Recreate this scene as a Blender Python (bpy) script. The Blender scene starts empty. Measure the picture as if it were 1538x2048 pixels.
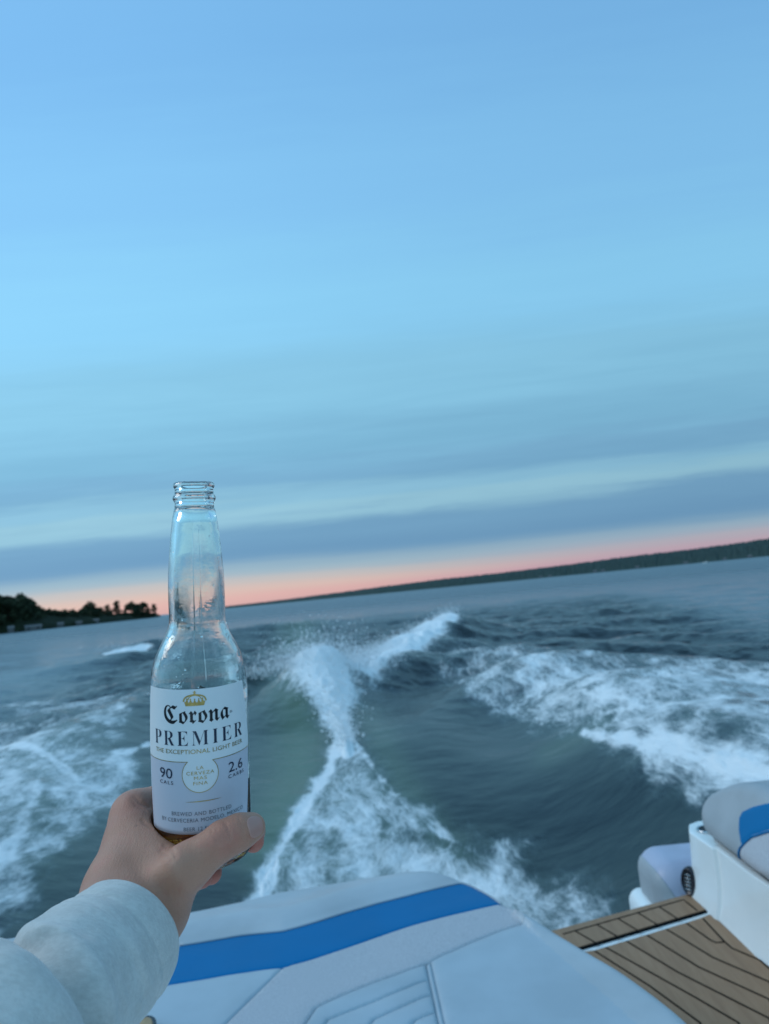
import bpy, bmesh, math, random
import numpy as np
from mathutils import Vector, Matrix, geometry
import openvdb

S = bpy.context.scene
rng = np.random.default_rng(7)
random.seed(7)

# ------------------------------------------------------------ camera
FPX = 1420.0                                   # focal length in photograph pixels (1538 x 2048)
PITCH, ROLL = math.radians(6.48), math.radians(5.56)
CAM = np.array([0.0, 0.0, 1.8])                # 1.8 m above the water
CF = np.array([0, math.cos(PITCH), math.sin(PITCH)])
_R0 = np.array([1.0, 0, 0]); _U0 = np.array([0, -math.sin(PITCH), math.cos(PITCH)])
CR = math.cos(ROLL) * _R0 - math.sin(ROLL) * _U0
CU = math.sin(ROLL) * _R0 + math.cos(ROLL) * _U0
cd = bpy.data.cameras.new('camera'); cam = bpy.data.objects.new('camera', cd)
S.collection.objects.link(cam); S.camera = cam
cd.sensor_fit = 'VERTICAL'; cd.sensor_height = 36; cd.sensor_width = 27
cd.lens = FPX / 2048 * 36
cd.clip_start = 0.01; cd.clip_end = 30000
cam.matrix_world = Matrix(((CR[0], CU[0], -CF[0], 0), (CR[1], CU[1], -CF[1], 0), (CR[2], CU[2], -CF[2], 1.8), (0, 0, 0, 1)))
cd.dof.use_dof = True; cd.dof.focus_distance = 0.46; cd.dof.aperture_fstop = 25 / 2.2

# ------------------------------------------------------------ world: dusk sky
def srgb(r, g, b):
    def l(c):
        c /= 255.0
        return c / 12.92 if c <= 0.04045 else ((c + 0.055) / 1.055) ** 2.4
    return (l(r), l(g), l(b), 1.0)

class NT:
    """small helper to write node trees"""
    def __init__(s, tree): s.t = tree; tree.nodes.clear()
    def n(s, kind, props=None, **inp):
        nd = s.t.nodes.new(kind)
        for k, v in (props or {}).items(): setattr(nd, k, v)
        for k, v in inp.items():
            key = k.replace('_', ' ')
            sock = nd.inputs[int(k[1:])] if k[0] == 'i' and k[1:].isdigit() else nd.inputs[key]
            if isinstance(v, bpy.types.NodeSocket): s.t.links.new(v, sock)
            else: sock.default_value = v
        return nd
    def m(s, op, a, b=0.0, c=0.0, clamp=False):
        nd = s.t.nodes.new('ShaderNodeMath'); nd.operation = op; nd.use_clamp = clamp
        for i, v in enumerate((a, b, c)):
            if isinstance(v, bpy.types.NodeSocket): s.t.links.new(v, nd.inputs[i])
            else: nd.inputs[i].default_value = v
        return nd.outputs[0]
    def mix(s, f, a, b, blend='MIX'):
        nd = s.t.nodes.new('ShaderNodeMix'); nd.data_type = 'RGBA'; nd.blend_type = blend
        for i, v in ((0, f), (6, a), (7, b)):
            if isinstance(v, bpy.types.NodeSocket): s.t.links.new(v, nd.inputs[i])
            else: nd.inputs[i].default_value = v
        return nd.outputs[2]
    def ramp(s, fac, stops, interp='LINEAR'):
        nd = s.t.nodes.new('ShaderNodeValToRGB'); cr = nd.color_ramp; cr.interpolation = interp
        while len(cr.elements) < len(stops): cr.elements.new(0.5)
        for e, (p, c) in zip(cr.elements, stops):
            e.position = p; e.color = c if len(c) == 4 else (*c, 1)
        s.t.links.new(fac, nd.inputs[0]); return nd.outputs[0]
    def smooth(s, v, lo, hi, a=0.0, b=1.0):
        nd = s.t.nodes.new('ShaderNodeMapRange'); nd.interpolation_type = 'SMOOTHSTEP'
        s.t.links.new(v, nd.inputs[0])
        for i, q in enumerate((lo, hi, a, b)):
            if isinstance(q, bpy.types.NodeSocket): s.t.links.new(q, nd.inputs[i + 1])
            else: nd.inputs[i + 1].default_value = q
        return nd.outputs[0]

W = bpy.data.worlds.new('World'); S.world = W; W.use_nodes = True
w = NT(W.node_tree)
tc = w.n('ShaderNodeTexCoord').outputs['Generated']
sx = w.n('ShaderNodeSeparateXYZ', i0=tc)
X_, Y_, Z_ = sx.outputs
# cloud banks stand across the lake: height is measured against the distance astern, not along the slant
el = w.m('MULTIPLY', w.m('ARCTAN2', Z_, w.m('SQRT', w.m('ADD', w.m('MULTIPLY', Y_, Y_), w.m('MULTIPLY', w.m('MULTIPLY', X_, X_), .12)))), 57.2958)
az = w.m('MULTIPLY', w.m('ARCTAN2', X_, Y_), 57.2958)
v1 = w.n('ShaderNodeCombineXYZ', i0=w.m('MULTIPLY', az, .016), i1=w.m('MULTIPLY', el, .30), i2=0.0).outputs[0]
n1 = w.n('ShaderNodeTexNoise', Vector=v1, Scale=1.0, Detail=4.0, Roughness=.5, Distortion=.25).outputs[0]
v2 = w.n('ShaderNodeCombineXYZ', i0=w.m('MULTIPLY', az, .05), i1=w.m('MULTIPLY', el, .6), i2=4.0).outputs[0]
n2 = w.n('ShaderNodeTexNoise', Vector=v2, Scale=1.0, Detail=5.0, Roughness=.55, Distortion=.8).outputs[0]
v3 = w.n('ShaderNodeCombineXYZ', i0=w.m('MULTIPLY', az, .10), i1=w.m('MULTIPLY', el, 1.1), i2=9.0).outputs[0]
n3 = w.n('ShaderNodeTexNoise', Vector=v3, Scale=1.0, Detail=5.0, Roughness=.6, Distortion=.6).outputs[0]
# the cloud layers tilt a little against the horizon
el2 = w.m('ADD', el, w.m('MULTIPLY', az, -.012))
el2 = w.m('ADD', el2, w.m('MULTIPLY', w.smooth(az, -24.0, 14.0, 0.30, 1.1), w.smooth(el, 0.0, 2.0)))
wob = w.m('ADD', w.m('MULTIPLY', w.m('SUBTRACT', n1, .5), w.smooth(el, 1.0, 9.0, .8, 5.5)), w.m('MULTIPLY', w.m('SUBTRACT', n3, .5), w.smooth(el, 2.0, 9.0, .2, 2.2)))
e3 = w.m('DIVIDE', w.m('ADD', el2, wob), 90.0, clamp=True)
stops = [(0.0, (204, 158, 168)), (1.0, (214, 170, 173)), (1.8, (210, 184, 181)), (2.6, (188, 187, 190)), (3.4, (150, 180, 198)), (4.8, (106, 153, 190)),
         (6.6, (112, 160, 195)), (8.0, (146, 194, 215)), (9.3, (136, 188, 215)), (10.8, (119, 172, 206)), (13, (126, 184, 216)), (17, (136, 197, 228)),
         (24, (140, 207, 245)), (32, (132, 196, 242)), (42, (122, 184, 235)), (55, (120, 178, 226)), (90, (134, 179, 211))]
col = w.ramp(e3, [(e / 90.0, srgb(*c)) for e, c in stops], 'EASE')
# fine streaks of thin cloud, strongest low down
st = w.m('MULTIPLY', w.m('SUBTRACT', n2, .5), w.smooth(el, 3.0, 7.0, 0.03, .22))
st = w.m('MULTIPLY', st, w.smooth(el, 14.0, 26.0, 1.0, .12))
col = w.mix(1.0, col, w.n('ShaderNodeCombineColor', i0=w.m('ADD', 1.0, w.m('MULTIPLY', st, 1.25)), i1=w.m('ADD', 1.0, st), i2=w.m('ADD', 1.0, w.m('MULTIPLY', st, .8))).outputs[0], 'MULTIPLY')
# brighter and warmer to port, mauve to starboard
lf = w.smooth(az, -45.0, 30.0, 1.0, 0.0)
low = w.smooth(el, 0.5, 3.5, 1.0, 0.0)
col = w.mix(w.m('MULTIPLY', lf, w.m('MULTIPLY', low, .35)), col, srgb(240, 202, 172))
rt = w.smooth(az, -6.0, 26.0, 0.0, 1.0)
col = w.mix(w.m('MULTIPLY', rt, w.m('MULTIPLY', low, .72)), col, srgb(172, 152, 182))
gain = w.m('ADD', .93, w.m('MULTIPLY', lf, .2))
col = w.mix(1.0, col, w.n('ShaderNodeCombineColor', i0=gain, i1=gain, i2=gain).outputs[0], 'MULTIPLY')
# half of the dome behind the photographer, brightened and warmed as added fill light
bk = w.smooth(Y_, -0.5, 0.25, 1.3, 1.0)
col = w.mix(1.0, col, w.n('ShaderNodeCombineColor', i0=w.m('POWER', bk, 1.35), i1=w.m('POWER', bk, 1.1), i2=w.m('POWER', bk, .85)).outputs[0], 'MULTIPLY')
SUN_EL, SUN_AZ = math.radians(34), math.radians(-78)
nish = w.n('ShaderNodeTexSky', {'sky_type': 'NISHITA', 'sun_disc': False, 'sun_elevation': SUN_EL, 'sun_rotation': SUN_AZ})
bg1 = w.n('ShaderNodeBackground', Color=col, Strength=.96)
bg2 = w.n('ShaderNodeBackground', Color=nish.outputs[0], Strength=.004)
add = w.n('ShaderNodeAddShader', i0=bg1.outputs[0], i1=bg2.outputs[0])
w.n('ShaderNodeOutputWorld', Surface=add.outputs[0])

# faint after-glow from the port quarter
sl = bpy.data.lights.new('sun', 'SUN'); sl.energy = .85; sl.angle = math.radians(28); sl.color = (1.0, .97, .93)
sun = bpy.data.objects.new('sun', sl); S.collection.objects.link(sun)
sd = Vector((math.sin(SUN_AZ) * math.cos(SUN_EL), math.cos(SUN_AZ) * math.cos(SUN_EL), math.sin(SUN_EL)))
sun.rotation_euler = sd.to_track_quat('Z', 'Y').to_euler()

S.view_settings.view_transform = 'Standard'; S.view_settings.look = 'None'
S.view_settings.gamma = 1; S.view_settings.exposure = 0.0
S.cycles.use_denoising = True
S.cycles.max_bounces = 14; S.cycles.diffuse_bounces = 8; S.cycles.transmission_bounces = 12; S.cycles.transparent_max_bounces = 12
S.cycles.caustics_refractive = False; S.cycles.caustics_reflective = False

# ------------------------------------------------------------ helpers
def ray(px, py):
    return CF * FPX + CR * (px - 769) + CU * (1024 - py)
def at(px, py, z):
    """world point at height z that the photograph shows at (px, py)"""
    d = ray(px, py); t = (z - CAM[2]) / d[2]; return CAM + d * t
def aty(px, py, y):
    d = ray(px, py); return CAM + d * (y / d[1])
def atx(px, py, x):
    d = ray(px, py); return CAM + d * (x / d[0])
def cp(px, py, Z):
    """point at depth Z in the camera's axes (right, up, forward)"""
    return np.array([(px - 769) / FPX * Z, (1024 - py) / FPX * Z, Z])
CM = np.stack([CR, CU, CF], 1)
def c2w(P):
    return np.asarray(P) @ CM.T + CAM

def link(name, me, mat=None, parent=None):
    o = bpy.data.objects.new(name, me); S.collection.objects.link(o)
    if mat is not None: me.materials.append(mat)
    if parent is not None: o.parent = parent
    return o
def tag(o, label=None, cat=None, group=None, kind=None):
    if label: o['label'] = label
    if cat: o['category'] = cat
    if group: o['group'] = group
    if kind: o['kind'] = kind
    return o
def empty(name, loc=(0, 0, 0)):
    o = bpy.data.objects.new(name, None); S.collection.objects.link(o); o.location = loc
    o.empty_display_size = .1
    return o
def mesh_np(name, V, faces, smooth=True):
    me = bpy.data.meshes.new(name)
    V = np.asarray(V, dtype=np.float32)
    if isinstance(faces, np.ndarray):
        k = faces.shape[1]
        me.vertices.add(len(V)); me.vertices.foreach_set('co', V.ravel())
        me.loops.add(faces.size); me.loops.foreach_set('vertex_index', faces.astype(np.int32).ravel())
        me.polygons.add(len(faces)); me.polygons.foreach_set('loop_start', np.arange(0, faces.size, k, dtype=np.int32))
        me.update(calc_edges=True); me.validate()
    else:
        me.from_pydata(V.tolist(), [], faces); me.update()
    if smooth: me.polygons.foreach_set('use_smooth', [True] * len(me.polygons))
    return me
def fattr(me, name, vals):
    a = me.attributes.new(name, 'FLOAT', 'POINT'); a.data.foreach_set('value', np.asarray(vals, dtype=np.float32))
def bm_mesh(name, bm, smooth=False):
    bmesh.ops.recalc_face_normals(bm, faces=bm.faces[:])
    me = bpy.data.meshes.new(name); bm.to_mesh(me); bm.free()
    if smooth: me.polygons.foreach_set('use_smooth', [True] * len(me.polygons))
    return me
def tube(pts, r, n=8, closed=False, caps=True):
    """swept tube as (V, F); r a number or one per point"""
    P = np.asarray(pts, float); N = len(P); rr = np.broadcast_to(np.asarray(r, float), (N,))
    if closed: T = np.roll(P, -1, 0) - np.roll(P, 1, 0)
    else: T = np.gradient(P, axis=0)
    T /= np.linalg.norm(T, axis=1)[:, None] + 1e-12
    up = np.array([0, 0, 1.0]) if abs(T[0][2]) < .9 else np.array([1.0, 0, 0])
    V = []
    for i in range(N):
        a = np.cross(T[i], up); a /= np.linalg.norm(a) + 1e-12; b = np.cross(T[i], a); up = -b if not closed else up
        if not closed: up = np.cross(a, T[i])
        for k in range(n):
            t = 2 * math.pi * k / n; V.append(P[i] + rr[i] * (math.cos(t) * a + math.sin(t) * b))
    F = []
    for i in range(N if closed else N - 1):
        j = (i + 1) % N
        for k in range(n):
            l = (k + 1) % n; F.append((i * n + k, i * n + l, j * n + l, j * n + k))
    if caps and not closed:
        F.append(tuple(range(n - 1, -1, -1))); F.append(tuple((N - 1) * n + k for k in range(n)))
    return V, F
def merge(parts):
    V, F = [], []
    for v, f in parts:
        o = len(V); V += [tuple(q) for q in v]; F += [tuple(i + o for i in q) for q in f]
    return V, F
def dens(pts, step):
    """resample a polyline"""
    P = np.asarray(pts, float); out = [P[0]]
    for a, b in zip(P[:-1], P[1:]):
        k = max(1, int(np.linalg.norm(b - a) / step))
        for i in range(1, k + 1): out.append(a + (b - a) * i / k)
    return np.array(out)
def catmull(pts, n=8):
    P = np.asarray(pts, float); Q = np.vstack([2 * P[0] - P[1], P, 2 * P[-1] - P[-2]]); out = []
    for i in range(1, len(Q) - 2):
        for k in range(n):
            t = k / n
            out.append(.5 * ((2 * Q[i]) + (-Q[i - 1] + Q[i + 1]) * t + (2 * Q[i - 1] - 5 * Q[i] + 4 * Q[i + 1] - Q[i + 2]) * t * t + (-Q[i - 1] + 3 * Q[i] - 3 * Q[i + 1] + Q[i + 2]) * t ** 3))
    out.append(P[-1]); return np.array(out)
def segdist(X, Y, poly, closed=False):
    """distance to a polyline, and the signed side / parameter of the nearest segment"""
    P = np.asarray(poly, float)[:, :2]
    if closed: P = np.vstack([P, P[:1]])
    best = np.full(X.shape, 1e18); par = np.zeros(X.shape); side = np.zeros(X.shape)
    for i, (a, b) in enumerate(zip(P[:-1], P[1:])):
        d = b - a; L = d @ d + 1e-12
        t = np.clip(((X - a[0]) * d[0] + (Y - a[1]) * d[1]) / L, 0, 1)
        ex, ey = X - a[0] - t * d[0], Y - a[1] - t * d[1]; q = ex * ex + ey * ey
        m = q < best
        best = np.where(m, q, best); par = np.where(m, i + t, par); side = np.where(m, (d[0] * ey - d[1] * ex) / (math.sqrt(L) * np.sqrt(q) + 1e-9), side)
    return np.sqrt(best), par, side
def inside(X, Y, poly):
    P = np.asarray(poly, float)[:, :2]; r = np.zeros(X.shape, bool); j = len(P) - 1
    for i in range(len(P)):
        (xi, yi), (xj, yj) = P[i], P[j]
        c = ((yi > Y) != (yj > Y)) & (X < (xj - xi) * (Y - yi) / (yj - yi + 1e-15) + xi)
        r ^= c; j = i
    return r
def _hash(i, j, s):
    h = (i * 374761393 + j * 668265263 + s * 2147483647) & 0xffffffff
    h = ((h ^ (h >> 13)) * 1274126177) & 0xffffffff
    return ((h ^ (h >> 16)) & 0xffff) / 65535.0
def vnoise(x, y, s=0):
    xi = np.floor(x).astype(np.int64); yi = np.floor(y).astype(np.int64); fx = x - xi; fy = y - yi
    fx = fx * fx * (3 - 2 * fx); fy = fy * fy * (3 - 2 * fy)
    a, b, c, d = _hash(xi, yi, s), _hash(xi + 1, yi, s), _hash(xi, yi + 1, s), _hash(xi + 1, yi + 1, s)
    return (a + (b - a) * fx) * (1 - fy) + (c + (d - c) * fx) * fy
def fbm(x, y, o=4, s=0):
    r = 0; a = .5
    for k in range(o):
        r = r + a * vnoise(x * 2 ** k + 17.3 * k, y * 2 ** k + 9.1 * k, s + k); a *= .5
    return r
def sstep(a, b, x):
    t = np.clip((x - a) / (b - a), 0, 1); return t * t * (3 - 2 * t)

# ------------------------------------------------------------ materials
def mat(name, base, rough=.5, spec=.5, fn=None, **kw):
    m = bpy.data.materials.new(name); m.use_nodes = True; t = NT(m.node_tree)
    b = t.n('ShaderNodeBsdfPrincipled'); t.b = b
    b.inputs['Base Color'].default_value = (*base[:3], 1); b.inputs['Roughness'].default_value = rough
    b.inputs['Specular IOR Level'].default_value = spec
    for k, v in kw.items(): b.inputs[k.replace('_', ' ')].default_value = v
    t.n('ShaderNodeOutputMaterial', Surface=b.outputs[0])
    if fn: fn(t, b)
    return m
def bumpf(scale, strength, dist=.001, detail=4.0, var=.08, vscale=6.0, stretch=(1, 1, 1)):
    """bump plus slight blotchy variation of colour and gloss"""
    def fn(t, b):
        co = t.n('ShaderNodeTexCoord').outputs['Object']
        mp = t.n('ShaderNodeMapping', Vector=co, Scale=stretch).outputs[0]
        n = t.n('ShaderNodeTexNoise', Vector=mp, Scale=scale, Detail=detail)
        bp = t.n('ShaderNodeBump', Strength=strength, Distance=dist, Height=n.outputs[0])
        t.t.links.new(bp.outputs[0], b.inputs['Normal'])
        c = tuple(b.inputs['Base Color'].default_value)
        n2 = t.n('ShaderNodeTexNoise', Vector=mp, Scale=vscale, Detail=5.0)
        f = t.smooth(n2.outputs[0], .3, .7)
        t.t.links.new(t.mix(f, tuple(q * (1 - var) for q in c[:3]) + (1,), tuple(min(1, q * (1 + var)) for q in c[:3]) + (1,)), b.inputs['Base Color'])
        r = b.inputs['Roughness'].default_value
        t.t.links.new(t.m('ADD', r - .06, t.m('MULTIPLY', n2.outputs[0], .12)), b.inputs['Roughness'])
    return fn
VINYL = mat('vinyl_light', (.435, .475, .50), .42, .45, bumpf(420, .25, .0006))
VINYL2 = mat('vinyl_smooth', (.39, .455, .50), .40, .45, bumpf(420, .25, .0006))
GREYV = mat('vinyl_grey', (.36, .39, .41), .42, .45, bumpf(420, .25, .0006))
LAVV = mat('vinyl_lavender', (.42, .45, .56), .42, .45, bumpf(420, .25, .0006))
BLUEV = mat('vinyl_blue', (.0, .15, .36), .5, .15, bumpf(420, .3, .0006, var=.04))
def wovenf(t, b):
    co = t.n('ShaderNodeTexCoord').outputs['Object']
    h = None
    for sc in ((260, 700, 300), (700, 260, 300)):
        mp = t.n('ShaderNodeMapping', Vector=co, Scale=sc).outputs[0]
        q = t.n('ShaderNodeTexNoise', Vector=mp, Scale=1.0, Detail=3.0, Roughness=.6).outputs[0]
        h = q if h is None else t.m('ADD', h, q)
    f = t.smooth(h, .75, 1.25)
    t.t.links.new(t.mix(f, (.39, .40, .43, 1), (.56, .575, .60, 1)), b.inputs['Base Color'])
    bp = t.n('ShaderNodeBump', Strength=.5, Distance=.0008, Height=f); t.t.links.new(bp.outputs[0], b.inputs['Normal'])
WOVEN = mat('vinyl_woven', (.5, .5, .55), .6, .3, wovenf)
GEL = mat('gelcoat', (.86, .90, .89), .22, .5, bumpf(3, .05, .002, var=.02), Coat_Weight=.4, Coat_Roughness=.05)
BLACK = mat('black_plastic', (.012, .013, .02), .25, .5, bumpf(60, .1))
RUBBER = mat('dark_caulk', (.006, .006, .006), .8, .1, bumpf(200, .2))
DARK = mat('dark_recess', (.03, .035, .04), .6, .3, bumpf(50, .2))
STEEL = mat('steel', (.6, .62, .63), .2, .5, bumpf(40, .05), Metallic=1.0)
def teakf(t, b):
    co = t.n('ShaderNodeTexCoord').outputs['Object']
    mp = t.n('ShaderNodeMapping', Vector=co, Scale=(60, 5, 60)).outputs[0]
    n = t.n('ShaderNodeTexNoise', Vector=mp, Scale=1.0, Detail=6.0, Roughness=.65, Distortion=.4).outputs[0]
    n2 = t.n('ShaderNodeTexNoise', Vector=co, Scale=5.0, Detail=4.0).outputs[0]
    c = t.ramp(n, [(.25, (.27, .145, .08)), (.5, (.35, .20, .112)), (.8, (.43, .26, .155))])
    t.t.links.new(t.mix(t.m('MULTIPLY', n2, .5), c, (.28, .19, .12, 1)), b.inputs['Base Color'])
    n3 = t.n('ShaderNodeTexNoise', Vector=co, Scale=900.0, Detail=2.0).outputs[0]
    bp = t.n('ShaderNodeBump', Strength=.4, Distance=.0006, Height=n3); t.t.links.new(bp.outputs[0], b.inputs['Normal'])
TEAK = mat('faux_teak', (.16, .11, .08), .62, .3, teakf)

# ------------------------------------------------------------ sdf meshing
def sd_cone(P, a, b, ra, rb):
    a = np.asarray(a, np.float32); b = np.asarray(b, np.float32); d = b - a; L = float(d @ d)
    t = np.clip(((P[0] - a[0]) * d[0] + (P[1] - a[1]) * d[1] + (P[2] - a[2]) * d[2]) / L, 0, 1)
    q = np.sqrt((P[0] - a[0] - t * d[0]) ** 2 + (P[1] - a[1] - t * d[1]) ** 2 + (P[2] - a[2] - t * d[2]) ** 2)
    return q - (ra + (rb - ra) * t)
def smin(a, b, k):
    h = np.clip(.5 + .5 * (b - a) / k, 0, 1); return b + (a - b) * h - k * h * (1 - h)
def smax(a, b, k): return -smin(-a, -b, k)
def sd_box(P, c, h, r):
    q = [np.abs(P[i] - c[i]) - (h[i] - r) for i in range(3)]
    o = np.sqrt(sum(np.maximum(v, 0) ** 2 for v in q)); return o + np.minimum(np.maximum(np.maximum(q[0], q[1]), q[2]), 0) - r
def sdf_mesh(fn, lo, hi, h, name='m'):
    lo, hi = np.asarray(lo, float), np.asarray(hi, float); n = np.ceil((hi - lo) / h).astype(int) + 1
    ax = [(lo[i] + h * np.arange(n[i])).astype(np.float32) for i in range(3)]
    A = np.empty(tuple(n), np.float32); step = max(1, int(3e6 / (n[1] * n[2])))
    for i in range(0, n[0], step):
        G = np.meshgrid(ax[0][i:i + step], ax[1], ax[2], indexing='ij'); A[i:i + step] = fn(G)
    g = openvdb.FloatGrid(background=float(4 * h)); A = np.clip(A, -4 * h, 4 * h)
    g.copyFromArray(A, tolerance=0); g.gridClass = openvdb.GridClass.LEVEL_SET
    pts, quads = g.convertToQuads(isovalue=0.0)
    return lo + np.asarray(pts, float) * h, np.asarray(quads)
def quad_mesh(name, V, Q, flip=True):
    return mesh_np(name, V, Q[:, ::-1].copy() if flip else Q)

# ============================================================ WATER
def build_water():
    th = np.concatenate([np.radians(np.linspace(-175, -46, 60)), np.radians(np.linspace(-45, 45, 760)), np.radians(np.linspace(46, 175, 60))])
    rr = np.exp(np.linspace(math.log(1.2), math.log(60), 900)); rr = np.concatenate([rr, np.exp(np.linspace(math.log(61), math.log(14000), 160))])
    T, Rr = np.meshgrid(th, rr); X = Rr * np.sin(T); Y = Rr * np.cos(T)
    Z = np.zeros_like(X)
    # ridge: (px, py, distance astern, side widths) -> crest point
    def ridge(pts, wl, wr, p=2.0, hs=None):
        nonlocal Z
        W3 = np.array([aty(a, b, c) for a, b, c in pts]); W3 = catmull(W3, 6)
        h = W3[:, 2] if hs is None else catmull(np.array([[q, 0] for q in hs], float), 6)[:, 0]
        d, par, side = segdist(X, Y, W3)
        i = np.clip(par, 0, len(h) - 1.001); i0 = i.astype(int); hh = h[i0] * (1 - (i - i0)) + h[np.minimum(i0 + 1, len(h) - 1)] * (i - i0)
        wd = (wl + wr) / 2 + side * (wl - wr) / 2
        Z = Z + hh * np.exp(-np.abs(d / wd) ** p)
    # rooster tail and its trailing crest
    ridge([(694, 1530, 8.0), (690, 1470, 9.0), (676, 1420, 10.0), (655, 1355, 11.6), (640, 1318, 12.8)], .85, .62, 1.9, hs=[.0, .08, .20, .46, .56])
    ridge([(640, 1318, 12.8), (700, 1325, 14), (770, 1308, 16), (840, 1266, 20), (905, 1226, 27)], 1.6, 1.3, 1.7, hs=[.2, .42, .46, .55, .80])
    ridge([(560, 1345, 12.8), (610, 1330, 12.8), (680, 1335, 12.9)], .8, .8, 2, hs=[.08, .18, .12])
    # starboard wave with the long smooth face
    ridge([(960, 1330, 15), (1080, 1360, 12.6), (1180, 1405, 10.2), (1300, 1450, 8.2), (1450, 1515, 6.6), (1640, 1600, 5.0), (1900, 1800, 3.6)], 2.2, 1.5, 2.0, hs=[.28, .36, .42, .46, .5, .5, .4])
    # port wave
    ridge([(450, 1330, 17), (330, 1400, 12.5), (220, 1470, 9.6), (60, 1560, 7.4), (-120, 1700, 5.6), (-400, 1900, 4)], 1.3, 1.8, 2.0, hs=[.25, .32, .36, .36, .36, .3])
    ridge([(120, 1310, 28), (250, 1300, 31), (340, 1290, 36), (420, 1270, 44)], 2.4, 2.4, 2.0, hs=[.25, .5, .45, .3])
    ridge([(440, 1262, 40), (560, 1252, 44), (640, 1245, 50)], 3, 3, 2.0, hs=[.3, .5, .3])
    # troughs
    Z -= .22 * np.exp(-(((X + .1) / 1.5) ** 2 + ((Y - 4.6) / 2.6) ** 2))
    Z -= .22 * np.exp(-(((X - 1.3) / 1.1) ** 2 + ((Y - 8.4) / 3.2) ** 2))
    Z -= .16 * np.exp(-(((X + 2.6) / 1.0) ** 2 + ((Y - 8.5) / 3.0) ** 2))
    Z -= .22 * np.exp(-(((X - 1.3) / 1.2) ** 2 + ((Y - 5.0) / 1.7) ** 2))
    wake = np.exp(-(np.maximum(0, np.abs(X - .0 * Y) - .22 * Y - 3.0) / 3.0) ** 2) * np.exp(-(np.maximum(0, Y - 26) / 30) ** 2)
    # long curved swells inside the wake, chop everywhere
    Z += .11 * wake * np.sin(2.4 * (np.hypot(X - 3.2, (Y - 9.0) * .8)) + 1.5 * fbm(X * .3, Y * .3, 3, 3)) * sstep(5.5, 11, Y)
    amp = .016 + .17 * wake * sstep(9.5, 15, Y)
    Z += amp * 2 * (fbm(X * .9, Y * .45, 5, 11) - .47)
    Z += .05 * wake * sstep(8, 14, Y) * (np.abs(fbm(X * 1.7, Y * 1.3, 4, 15) - .47) * -4 + .5)
    Z += (.014 * (1 - wake) + .006) * 2 * (fbm(X * 2.2 + 5, Y * 3.4, 3, 21) - .44) * np.exp(-Y.clip(0) / 60)
    # wind ripples, as long as the sheet can carry them at each distance
    for L0, a0 in ((.55, .020), (1.1, .034), (2.3, .05)):
        keep = sstep(L0 / .022, L0 / .045, Rr) if False else (1 - sstep(L0 * 24, L0 * 52, Rr))
        cx_, cy_ = X / L0, Y / L0 * 1.5
        Z += a0 * (.22 + .78 * sstep(9, 16, Y)) * keep * 2 * (vnoise(cx_ + .6 * vnoise(cx_ * .5, cy_ * .5, 91), cy_, 92) - .5)
    Z *= np.exp(-(Rr / 900) ** 2)

    # foam density, in coordinates where a step is the same share of the distance everywhere
    A, B = X / np.maximum(Y, .5), np.log(np.maximum(Y, .5))
    AF = 1.0
    foam = np.zeros_like(X); ok = Y > .8
    def conv(pts, z):
        P = [at(a, b, float(np.interp(b, [1470, 1600, 1760, 1950], [-.02, -.14, -.30, -.42])) if z == 'fan' else z) for a, b in pts]; return np.array([[p[0] / p[1], math.log(p[1])] for p in P])
    def stroke(pts, z, wid, dn, p=2.0):
        nonlocal foam
        C = catmull(conv(pts, z), 5); d, par, s = segdist(A, B * .35, C * np.array([1, .35]))
        wv = catmull(np.array([[q, 0] for q in wid], float), 5)[:, 0] / FPX
        i = np.clip(par, 0, len(wv) - 1.001).astype(int)
        d = np.abs(d + (fbm(A * 34, B * 15, 4, 81) - .46) * 34 / FPX * np.minimum(1, wv[i] * FPX / 14))
        foam = np.maximum(foam, dn * np.exp(-(d / wv[i]) ** p))
    def area(pts, z, dn, soft):
        nonlocal foam
        C = conv(pts, z); C2 = C * np.array([1, .35]); d, _, _ = segdist(A, B * .35, C2, closed=True)
        ins = inside(A, B * .35, C2); sdv = np.where(ins, d, -d) * FPX
        sdv = sdv + (fbm(A * 18, B * 9, 4, 31) - .45) * 90
        foam = np.maximum(foam, dn * sstep(-soft, soft, sdv))
    # prop wash fan
    area([(690, 1478), (730, 1510), (800, 1590), (900, 1650), (1060, 1720), (1230, 1830), (1300, 1990), (900, 2100), (400, 2100), (505, 1860), (548, 1740), (598, 1640), (645, 1560)], 'fan', .56, 50)
    stroke([(694, 1470), (652, 1550), (604, 1640), (568, 1730), (548, 1800), (525, 1900)], 'fan', [18, 24, 24, 24, 24, 26], .86, 1.5)
    stroke([(694, 1470), (740, 1530), (800, 1600), (880, 1660), (1000, 1730)], 'fan', [10, 14, 14, 16, 22], .64, 1.5)
    stroke([(700, 1700), (800, 1720), (900, 1740), (1000, 1790)], 'fan', [50, 60, 60, 50], .68)
    # starboard foam
    area([(985, 1330), (1100, 1318), (1300, 1300), (1538, 1292), (1900, 1300), (2200, 1600), (1800, 1690), (1600, 1634), (1500, 1592), (1400, 1547), (1290, 1492), (1200, 1452), (1110, 1420), (1050, 1385)], .34, .545, 60)
    stroke([(1160, 1408), (1210, 1424), (1320, 1455), (1450, 1500), (1600, 1545), (1900, 1640)], .42, [16, 30, 42, 56, 66, 80], .84, 1.5)
    stroke([(1200, 1400), (1350, 1410), (1538, 1400), (1800, 1420)], .4, [14, 26, 34, 40], .68, 1.5)
    stroke([(900, 1345), (1000, 1350), (1090, 1350), (1200, 1330)], .2, [6, 9, 12, 10], .55)
    area([(880, 1290), (1000, 1285), (1150, 1290), (1130, 1380), (1060, 1420), (960, 1400), (880, 1350)], .2, .46, 40)
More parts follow.
